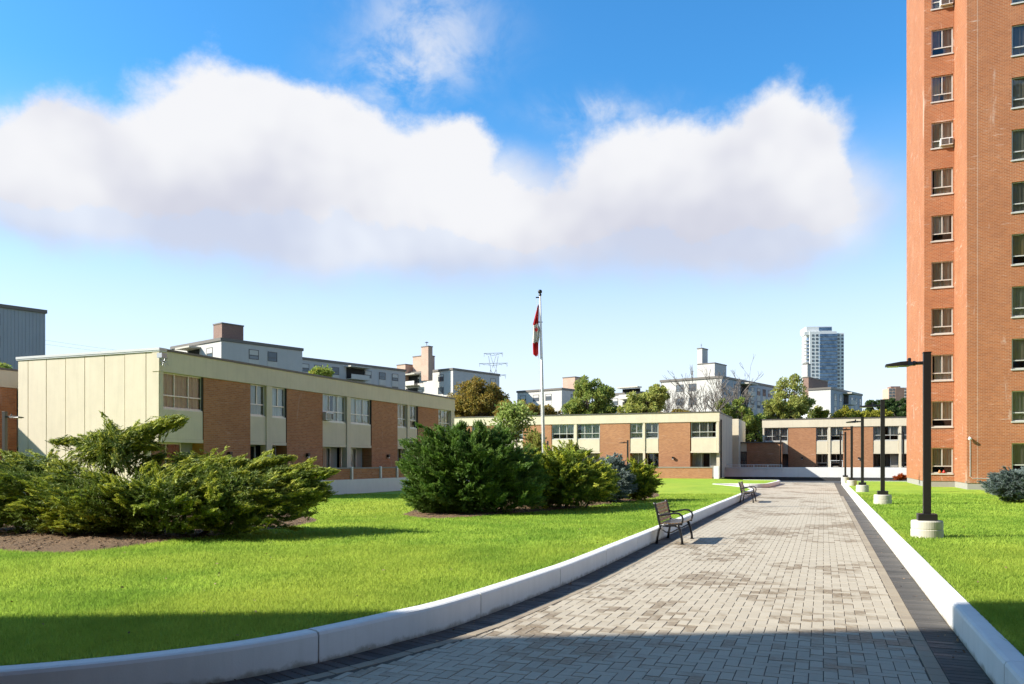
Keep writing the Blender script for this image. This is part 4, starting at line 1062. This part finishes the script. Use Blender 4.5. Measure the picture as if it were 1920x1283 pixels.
def shrub(name, label, base, lobes, n, m, L=.2, k=9, ll=.07, lw=.02, up=.2, group=None, stems=9, extra=None, spread=.6, cat='shrub', per=26, Lp=.75, rad=.2, flat=.55, fill=.45):
    """n plumes over the lobes, with sparse sprays inside"""
    e = empty(name, base, label, cat, group); B = np.array(base)
    m, m2 = m if isinstance(m, tuple) else (m, None)
    T, ax, hi = branchlets(lobes, n, per, Lp, rad, up, flat)
    Ti, ai = lobe_tips([(*l[:3], l[3]*.8, l[4]*.8, l[5]*.8) for l in lobes], int(n*per*fill), up, .35)
    T = np.concatenate([T, Ti]); ax = np.concatenate([ax, ai]); hi = np.concatenate([hi, np.zeros(len(Ti), bool)])
    if extra is not None: T = np.concatenate([T, extra[0]]); ax = np.concatenate([ax, extra[1]]); hi = np.concatenate([hi, rng.random(len(extra[0])) < .55])
    P, D, LL = sprays(T, ax, L*rng.uniform(.7, 1.25, len(T)), k, ll, lw, spread)
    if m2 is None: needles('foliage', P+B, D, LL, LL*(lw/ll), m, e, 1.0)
    else:                                  # inner growth coloured darker to deepen the shady gaps; young tips paler
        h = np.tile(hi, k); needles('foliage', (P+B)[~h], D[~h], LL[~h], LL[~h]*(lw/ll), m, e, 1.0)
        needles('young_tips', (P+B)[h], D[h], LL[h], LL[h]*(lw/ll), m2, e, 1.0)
    st = MB()
    for i in range(stems):
        l = lobes[i % len(lobes)]; tx_, ty_, tz_ = l[0]+random.gauss(0, .3)*l[3], l[1]+random.gauss(0, .3)*l[4], l[2]+random.uniform(-.1, .4)*l[5]
        x0, y0 = l[0]*.55+random.gauss(0, .12), l[1]*.45+random.gauss(0, .12)
        st.tube([(base[0]+x0, base[1]+y0, base[2]-.05), (base[0]+(x0+tx_)/2+random.gauss(0, .08), base[1]+(y0+ty_)/2, base[2]+tz_*.45), (base[0]+tx_, base[1]+ty_, base[2]+tz_)], [.045, .03, .012], 6)
    st.build('stems', M_bark, e, smooth=True)
    return e
def loc(px, d, base):                     # horizontal offset of a pixel column at depth d from a base
    p = at_depth(px, d); return p.x-base[0], p.y-base[1]
def LB(px, py, d, rpx, rpy, base, rd=None):
    """lobe: centre pixel, depth, radii in pixels (converted at that depth)"""
    x, y = loc(px, d, base); k = d/F; r = rpx*k
    return (x, y, z_at(py, d)-base[2], r, rd or r*.9, rpy*k)
# big spreading juniper
J = at_depth(300, 16.4); J.z = ZL; J = tuple(J)
jl = [LB(50, 912, 16.2, 115, 42, J, 1.1), LB(170, 930, 15.6, 135, 46, J, 1.1), LB(300, 930, 15.4, 135, 46, J, 1.0), LB(430, 915, 15.8, 112, 48, J, 1.0), LB(545, 915, 16.6, 75, 50, J, .8),
      LB(370, 892, 16.8, 110, 30, J, .9), LB(60, 878, 17.2, 90, 22, J, .8), LB(480, 888, 17, 90, 26, J, .8), LB(205, 842, 17, 62, 30, J, .7), LB(205, 818, 17, 50, 20, J, .55), LB(-60, 915, 16.4, 120, 50, J, 1.1),
      LB(500, 945, 16, 95, 48, J, .8), LB(60, 965, 15.9, 120, 42, J, .9), LB(190, 965, 15.5, 120, 45, J, .9), LB(320, 960, 15.4, 120, 48, J, .9), LB(425, 950, 15.6, 95, 45, J, .9), LB(560, 930, 16.4, 62, 52, J, .7), LB(-70, 960, 16, 110, 42, J, .9), LB(120, 985, 15.4, 120, 24, J, .6), LB(290, 985, 15.2, 120, 24, J, .6), LB(440, 975, 15.5, 100, 26, J, .6)]
def plume(px0, py0, px1, py1, d, n, rad, base):
    """sprays along a long arching limb between two pixels"""
    a = np.array(at_depth(px0, d)); b = np.array(at_depth(px1, d)); a[2] = z_at(py0, d); b[2] = z_at(py1, d)
    s_ = rng.random(n); c = a+(b-a)*s_[:, None]+np.array([0, 0, .06])*np.sin(s_*3.14)[:, None]
    rr = rad*(1-.72*s_)
    T = c+rng.normal(0, 1, (n, 3))*np.array([1, 1, .55])*rr[:, None]*.6; ax = unit(b-a)+rng.normal(0, .32, (n, 3))+np.array([0, 0, .15])
    return T-np.array(base), unit(ax)
ex = [plume(195, 848, 345, 784, 17, 1500, .40, J), plume(160, 860, 265, 815, 17, 700, .4, J), plume(230, 870, 200, 812, 17.1, 500, .45, J), plume(225, 838, 92, 828, 17, 420, .22, J), plume(225, 830, 305, 842, 16.9, 420, .28, J), plume(270, 880, 312, 852, 17, 200, .22, J), plume(430, 892, 552, 856, 16.6, 420, .2, J),
      plume(500, 905, 632, 882, 16.4, 460, .22, J), plume(560, 930, 622, 925, 16.4, 380, .3, J), plume(60, 880, 5, 850, 17, 320, .24, J), plume(330, 880, 465, 862, 16.5, 330, .2, J), plume(330, 860, 445, 868, 16.8, 200, .16, J)]
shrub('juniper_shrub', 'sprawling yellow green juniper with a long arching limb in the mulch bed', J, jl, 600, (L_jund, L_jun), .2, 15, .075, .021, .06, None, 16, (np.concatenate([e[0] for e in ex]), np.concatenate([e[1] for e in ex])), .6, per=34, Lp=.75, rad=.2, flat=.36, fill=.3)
# dark bushy yew and its neighbours in the second bed
Yw = at_depth(860, 23); Yw.z = ZL; Yw = tuple(Yw)
yl = [LB(810, 880, 22.6, 62, 72, Yw, 1.0), LB(800, 925, 22.4, 52, 40, Yw, .9), LB(870, 895, 22.6, 75, 80, Yw, 1.1), LB(900, 850, 23.2, 55, 48, Yw, .8), LB(845, 835, 23, 55, 42, Yw, .8), LB(940, 890, 23.2, 60, 62, Yw, 1.0), LB(890, 935, 22.4, 70, 35, Yw, .9), LB(925, 830, 23.4, 40, 35, Yw, .6), LB(975, 890, 23.6, 50, 50, Yw, .8), LB(955, 925, 22.8, 75, 42, Yw, .8), LB(985, 910, 23.4, 45, 48, Yw, .7), LB(820, 930, 22.3, 62, 38, Yw, .8)]
ex = [plume(790, 850, 752, 826, 22.6, 120, .3, Yw), plume(780, 890, 742, 868, 22.6, 110, .25, Yw), plume(860, 815, 868, 790, 23, 120, .25, Yw), plume(930, 900, 998, 868, 22.4, 110, .12, Yw), plume(905, 815, 895, 788, 23, 110, .25, Yw)]
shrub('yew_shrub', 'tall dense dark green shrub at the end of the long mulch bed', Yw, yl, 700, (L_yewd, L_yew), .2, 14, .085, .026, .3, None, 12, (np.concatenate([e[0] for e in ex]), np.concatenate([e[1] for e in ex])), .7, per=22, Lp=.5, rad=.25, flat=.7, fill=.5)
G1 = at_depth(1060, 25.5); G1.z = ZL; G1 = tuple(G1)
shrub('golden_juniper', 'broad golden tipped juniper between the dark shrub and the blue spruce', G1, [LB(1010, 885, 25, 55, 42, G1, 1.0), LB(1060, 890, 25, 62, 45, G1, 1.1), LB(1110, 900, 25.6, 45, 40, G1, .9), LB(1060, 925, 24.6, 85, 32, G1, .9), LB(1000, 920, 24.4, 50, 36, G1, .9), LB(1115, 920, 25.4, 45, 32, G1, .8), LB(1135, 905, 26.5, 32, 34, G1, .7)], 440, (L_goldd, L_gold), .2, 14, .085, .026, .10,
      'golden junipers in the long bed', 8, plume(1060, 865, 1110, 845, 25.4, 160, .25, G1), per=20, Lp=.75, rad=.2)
G2 = at_depth(1150, 29.5); G2.z = ZL; G2 = tuple(G2)
shrub('blue_spruce', 'rounded blue grey spruce between two golden junipers', G2, [LB(1150, 880, 29.4, 30, 24, G2, .6), LB(1152, 905, 29, 40, 28, G2, .8), LB(1140, 925, 28.6, 42, 18, G2, .8)], 330, L_blue, .16, 13, .075, .024, .06, None, 6, per=18, Lp=.32, rad=.19, flat=.5, fill=.5)
G3 = at_depth(1200, 30.5); G3.z = ZL; G3 = tuple(G3)
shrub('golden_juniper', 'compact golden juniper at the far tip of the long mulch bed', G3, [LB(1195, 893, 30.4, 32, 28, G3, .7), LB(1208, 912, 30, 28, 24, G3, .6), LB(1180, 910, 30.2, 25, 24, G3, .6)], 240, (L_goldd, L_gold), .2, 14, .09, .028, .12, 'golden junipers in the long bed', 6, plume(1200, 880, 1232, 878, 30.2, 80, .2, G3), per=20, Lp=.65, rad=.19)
S1 = at_depth(1003, 33); S1.z = ZL; S1 = tuple(S1)
shrub('round_shrub', 'rounded olive shrub showing above the dark shrubs near the flagpole', S1, [LB(1003, 835, 33, 20, 32, S1), LB(1000, 870, 33, 22, 30, S1)], 80, L_olive, .16, 8, .08, .045, .5, 'small clipped shrubs', 4, per=16, Lp=.35, rad=.2, flat=1)
S2 = at_depth(1070, 36); S2.z = ZL; S2 = tuple(S2)
shrub('round_shrub', 'small rounded olive shrub showing above the golden juniper', S2, [LB(1070, 845, 36, 15, 20, S2), LB(1068, 870, 36, 18, 26, S2)], 60, L_olive, .16, 8, .08, .045, .5, 'small clipped shrubs', 4, per=16, Lp=.35, rad=.2, flat=1)
BS = at_depth(1905, 29.2); BS.z = ZL; BS = tuple(BS)
shrub('blue_spruce', 'low spreading blue spruce on the lawn before the brick tower', BS, [LB(1900, 908, 29, 50, 26, BS, .9), LB(1945, 905, 29.4, 60, 30, BS, 1.0), LB(1880, 915, 28.8, 34, 18, BS, .7), LB(1910, 925, 28.6, 55, 14, BS, .7)], 520, L_blue, .16, 13, .075, .024, .04, None, 6, per=18, Lp=.3, rad=.2, flat=.5, fill=.5)
OS = at_depth(1690, 62.5); OS.z = ZL; OS = tuple(OS)
shrub('orange_shrub', 'small orange red shrub at the foot of the brick tower', OS, [(0, 0, .2, .6, .4, .28)], 40, L_orange, .15, 8, .09, .045, .3, None, 4, per=14, Lp=.4, rad=.2)

# mulch beds
def bed(name, label, pts, seed):
    P = catmull(pts+[pts[0]], .35)[:-1]; c = P.mean(0); mb = MB(); n = len(P)
    for f, z in ((1.0, ZL-.008), (.93, ZL+.025), (.55, ZL+.07), (0.02, ZL+.09)):
        for p in P:
            q = c+(p-c)*f; mb.v.append((q[0], q[1], z+(random.gauss(0, .008) if f < 1 else 0)))
    for r in range(3):
        for i in range(n): mb.f.append((r*n+i, r*n+(i+1) % n, (r+1)*n+(i+1) % n, (r+1)*n+i))
    mb.f.append(tuple(3*n+i for i in range(n)))
    o = mb.build(name, M_mulch); struct(o)
    N = 9000; a = rng.integers(0, n, N); f = np.sqrt(rng.random(N))*.985
    q = c+(P[a]-c)*f[:, None]+rng.normal(0, .06, (N, 2))*(f < .9)[:, None]
    z = np.interp(f, [0, .55, .93, 1], [ZL+.09, ZL+.07, ZL+.025, ZL])+.008
    base = np.concatenate([q, z[:, None]], 1); dv = unit(rng.normal(size=(N, 3))*np.array([1, 1, .3]))
    ch = leaves('bark_chips', base, dv, rng.uniform(.02, .07, N), rng.uniform(.008, .025, N), M_chip, None); ch.parent = o; ch['kind'] = 'stuff'
    return P
bedA = bed('mulch_bed_left', '', [tuple(on_ground(x, y, ZL))[:2] for x, y in ((-140, 1015), (60, 1036), (190, 1031), (330, 1012), (470, 997), (575, 982), (590, 972), (520, 962), (300, 960), (60, 968), (-140, 985))], 1)
bedB = bed('mulch_bed_back', '', [tuple(on_ground(x, y, ZL))[:2] for x, y in ((752, 965), (800, 972), (870, 970), (960, 963), (1060, 955), (1130, 946), (1200, 938), (1236, 930), (1215, 922), (1100, 927), (960, 935), (820, 945))], 2)

# ================================================================ TREES
def tree(name, label, px, d, ytop, yfoot_lobes, m, n, leaf=.24, group='trees beyond the townhouses', base_z=0, trunk=.22, lean=0, droop=.0):
    B = at_depth(px, d); B.z = base_z; B = tuple(B)
    e = empty(name, B, label, 'tree', group); k = d/F
    lob = [LB(x, y, d+dd, rx, ry, B) for x, y, dd, rx, ry in yfoot_lobes]
    # uneven crown: many small clumps spread over the lobes
    Ps = []; Ds = []; t = MB(); zb = min(l[2]-l[5] for l in lob)
    ztop = max(l[2]+l[5] for l in lob); tb = Vector(B); fork = Vector((B[0]+lean, B[1], B[2]+max(1.0, zb*.9+ .1*ztop)))
    t.tube([tb, tb.lerp(fork, .5)+Vector((.05, .03, 0)), fork], [trunk, trunk*.8, trunk*.68], 9)
    n = int(n*2.6); nc = max(18, n//170); wts = np.array([l[3]*l[5] for l in lob]); ids = rng.choice(len(lob), nc, p=wts/wts.sum())
    for i in ids:
        l = lob[i]; dv = unit(rng.normal(size=3)); r = rng.uniform(.45, 1.0)
        c = np.array(l[:3])+dv*np.array(l[3:])*r; cr_ = rng.uniform(.35, .75)*max(.7, min(l[3], l[5])*.55)
        q = n//nc; dd_ = unit(rng.normal(size=(q, 3))); rr = cr_*rng.random(q)**.45
        Ps.append(c+dd_*rr[:, None]*np.array([1, 1, .75])); Ds.append(unit(dd_+np.array([0, 0, -.15])+rng.normal(0, .5, (q, 3))))
        cw = Vector(c)+Vector(B); mid = fork.lerp(cw, .55)+Vector((random.gauss(0, .2), random.gauss(0, .2), -.15))
        t.tube([fork, mid, cw], [trunk*.34, trunk*.2, .025], 5, False)
    P = np.concatenate(Ps); D = np.concatenate(Ds); s_ = leaf*rng.uniform(.65, 1.3, len(P))
    leaves('crown', P+np.array(B), D, s_, s_*.62, m, e)
    t.build('trunk', M_bark, e, smooth=True); return e
tree('autumn_tree', 'large rounded orange brown tree above the roof by the steel pylon', 895, 92, 715, [(885, 755, 0, 48, 38), (925, 760, 1, 40, 32), (900, 735, 0, 34, 24), (860, 775, 0, 34, 28)], L_aut, 9000)
tree('autumn_tree', 'lower orange tree beside the large orange brown tree', 970, 88, 735, [(965, 775, 0, 34, 26), (1000, 780, 0, 34, 20), (1030, 785, 0, 22, 18)], L_aut, 5200)
tree('leafy_tree', 'dark green upright tree before the beige penthouse', 1105, 94, 700, [(1105, 755, 0, 34, 32), (1100, 725, 0, 24, 24), (1135, 745, 0, 24, 26), (1080, 770, 0, 24, 18), (1125, 775, 0, 36, 18)], L_green, 7600)
tree('leafy_tree', 'broad olive tree half covered with grey twigs by the pale block', 1205, 90, 720, [(1210, 758, 0, 40, 24), (1230, 740, 0, 24, 20), (1180, 770, 0, 26, 14)], L_olive, 6000)
tree('leafy_tree', 'bushy green tree rising between two townhouse blocks', 1395, 96, 740, [(1375, 765, 0, 30, 22), (1395, 790, 0, 34, 28), (1410, 825, 0, 24, 32), (1385, 820, 0, 22, 30), (1420, 800, 0, 20, 24)], L_green, 7600)
tree('leafy_tree', 'tall feathery green tree in front of the pale blocks', 1478, 100, 700, [(1478, 725, 0, 30, 26), (1475, 755, 0, 44, 26), (1480, 780, 0, 48, 22), (1450, 775, 0, 22, 24), (1505, 765, 0, 22, 24)], L_olive, 7600)
tree('leafy_tree', 'small green treetop showing above the long townhouse roof', 603, 62, 690, [(600, 702, 0, 20, 10), (612, 706, 0, 16, 10)], L_green, 1400, .2)
tree('leafy_tree', 'green leaf clump peeping over the townhouse wing roof', 4, 60, 690, [(2, 694, 0, 12, 8)], L_green, 600, .2)
for i, (px, py, rx, ry, m, lab) in enumerate([(1535, 780, 16, 14, L_yel, 'yellow green bush beside the tall feathery tree'), (1580, 778, 30, 14, L_yel, 'wide yellow green bush above the terrace block roof'), (1620, 782, 14, 10, L_yel, 'small yellow green bush next to the wide one'),
        (1650, 780, 18, 12, L_yel, 'pale yellow bush under the distant brick tower'), (1690, 777, 22, 18, L_dgreen, 'dark green bush beside the orange brick tower'), (1270, 778, 30, 9, L_aut, 'dry orange brush along the townhouse roof'), (1225, 780, 22, 8, L_aut, 'dry brush below the olive tree')]):
    tree('garden_bush', lab, px, 102, py-ry, [(px, py, 0, rx, ry), (px+rx*.4, py+3, 0, rx*.6, ry*.8)], m, 1900, .22, 'bushes beyond the townhouses')
tree('dark_tree', 'dark spreading tree far off beside the glass high-rise block', 1645, 210, 745, [(1640, 765, 0, 26, 14), (1660, 760, 0, 18, 12), (1690, 765, 0, 30, 14)], L_dgreen, 3600, .5)
yt = tree('young_tree', 'slender young tree with pale green leaves behind the dark shrub', 968, 27, 745, [(960, 785, 0, 28, 22), (985, 780, 0, 22, 16), (945, 800, 0, 16, 18), (970, 810, 0, 24, 14)], L_young, 620, .13, None, ZL, .05)
# bare trees: branching twigs only
def bare_tree(label, px, d, spread_px, ytop, seed, rise=1.0):
    r_ = random.Random(seed); B = at_depth(px, d); e = empty('bare_tree', B, label, 'tree', 'bare trees before the pale block'); t = MB(); k = d/F
    H = z_at(ytop, d)
    tw_ = MB()
    def grow(p, dv, L, rad, lv):
        q = p+dv*L; mid = p.lerp(q, .5)+Vector((r_.gauss(0, .05), r_.gauss(0, .05), r_.gauss(0, .03)))*L
        (t if lv < 3 else tw_).tube([p, mid, q], [rad, rad*.82, rad*.62], 5 if lv < 3 else 3, False)
        if lv >= 6: return
        for i in range(r_.choice([2, 3, 3]) if lv else 5):
            n = (dv+Vector((r_.gauss(0, .34), r_.gauss(0, .34), r_.uniform(-.02, .38)))).normalized(); grow(q if r_.random() < .6 else mid, n, L*r_.uniform(.6, .85), max(.024, rad*.6), lv+1)
    grow(B, Vector((0, 0, 1)), H*.29, .16, 0)
    t.build('trunk', M_twig, e); o = tw_.build('twigs', M_twig, e); return e
bare_tree('tall bare grey tree standing before the pale block', 1352, 98, 50, 665, 5)
bare_tree('bare twiggy tree in front of the sunny face of the pale block', 1265, 110, 30, 705, 11)
bare_tree('bare leaning tree beside the bushy green tree', 1385, 108, 30, 690, 23)

# ================================================================ GRASS BLADES
from math import atan2
def in_poly(P, poly):
    x, y = P[:, 0], P[:, 1]; ins = np.zeros(len(P), bool); q = np.array(poly); j = len(q)-1
    for i in range(len(q)):
        c = ((q[i, 1] > y) != (q[j, 1] > y)) & (x < (q[j, 0]-q[i, 0])*(y-q[i, 1])/(q[j, 1]-q[i, 1]+1e-12)+q[i, 0]); ins ^= c; j = i
    return ins
def blades(name, label, poly, avoid, bands):
    out = []
    for d0, d1, dens_, h, wd in bands:
        # uniform in depth/column space weighted to even ground density
        u0, u1 = uu(-30), uu(1950); area = (u1-u0)*(d1**2-d0**2)/2; N = int(area*dens_)
        dd = np.sqrt(rng.uniform(d0**2, d1**2, N)); u = rng.uniform(u0, u1, N)
        P = np.stack([dd*(-ST+u*CT), dd*(CT+u*ST)], 1)
        k = in_poly(P, poly)
        for a in avoid: k &= ~in_poly(P, a)
        P = P[k]; N = len(P)
        hh = h*rng.uniform(.5, 1.25, N); an = rng.uniform(0, 2*np.pi, N); ln = rng.normal(0, .45, (N, 2))*hh[:, None]
        w2 = wd*rng.uniform(.6, 1.3, N)
        b0 = np.stack([P[:, 0]-np.cos(an)*w2, P[:, 1]-np.sin(an)*w2, np.full(N, ZL-.014)], 1); b1 = np.stack([P[:, 0]+np.cos(an)*w2, P[:, 1]+np.sin(an)*w2, np.full(N, ZL-.014)], 1)
        tp = np.stack([P[:, 0]+ln[:, 0], P[:, 1]+ln[:, 1], ZL-.014+hh], 1)
        out.append(np.stack([b0, b1, tp], 1))
    o = quads_np(name, np.concatenate(out), M_blade, None, 3); tag(o, label, 'grass', None, 'stuff'); return o
bands = [(4.5, 9, 5200, .05, .0042), (9, 14, 2300, .05, .006), (14, 22, 800, .05, .010), (22, 36, 230, .055, .018)]
blades('grass', 'short bright green grass of the lawn with the shrub beds', [tuple(p) for p in offset(KL, KWID-.02)]+[(-8.65, 69.6), (-60, 69.6), (-60, 1.0)], [bedA, bedB], bands)
blades('grass', 'short bright green grass of the lawn with the lamp posts', [tuple(p) for p in offset(KR, KWID-.02)]+[(60, 1.5), (60, 65.5)], [], bands)
# fallen leaves along the kerbs and over the lawn
def litter(n_path, n_lawn):
    P = []
    for C, q in ((KLs, .6), (KRs, .4)):
        m_ = C[(C[:, 1] < 34)]; o_ = offset(m_, -1); k = rng.integers(0, len(m_), int(n_path*q)); f = np.abs(rng.normal(0, .12, len(k)))+.01
        P.append(np.concatenate([m_[k]+(o_[k]-m_[k])*f[:, None], np.full((len(k), 1), .006)], 1))
    d_ = np.sqrt(rng.uniform(36, 800, n_lawn)); u_ = rng.uniform(uu(-20), uu(1940), n_lawn)
    Q = np.stack([d_*(-ST+u_*CT), d_*(CT+u_*ST)], 1)
    k = in_poly(Q, [tuple(p) for p in offset(KL, KWID)]+[(-60, 69), (-60, 1)]) | in_poly(Q, [tuple(p) for p in offset(KR, KWID)]+[(60, 1.5), (60, 65.5)])
    P.append(np.concatenate([Q[k], np.full((k.sum(), 1), ZL+.03)], 1)); P = np.concatenate(P)
    dv = unit(rng.normal(size=(len(P), 3))*np.array([1, 1, .25])); L_ = rng.uniform(.02, .05, len(P))
    o = leaves('fallen_leaves', P, dv, L_, L_*.6, M_chip, None, 2.5); tag(o, 'scattered small brown fallen leaves along the kerbs and lawns', 'leaves', None, 'stuff')
litter(260, 500)
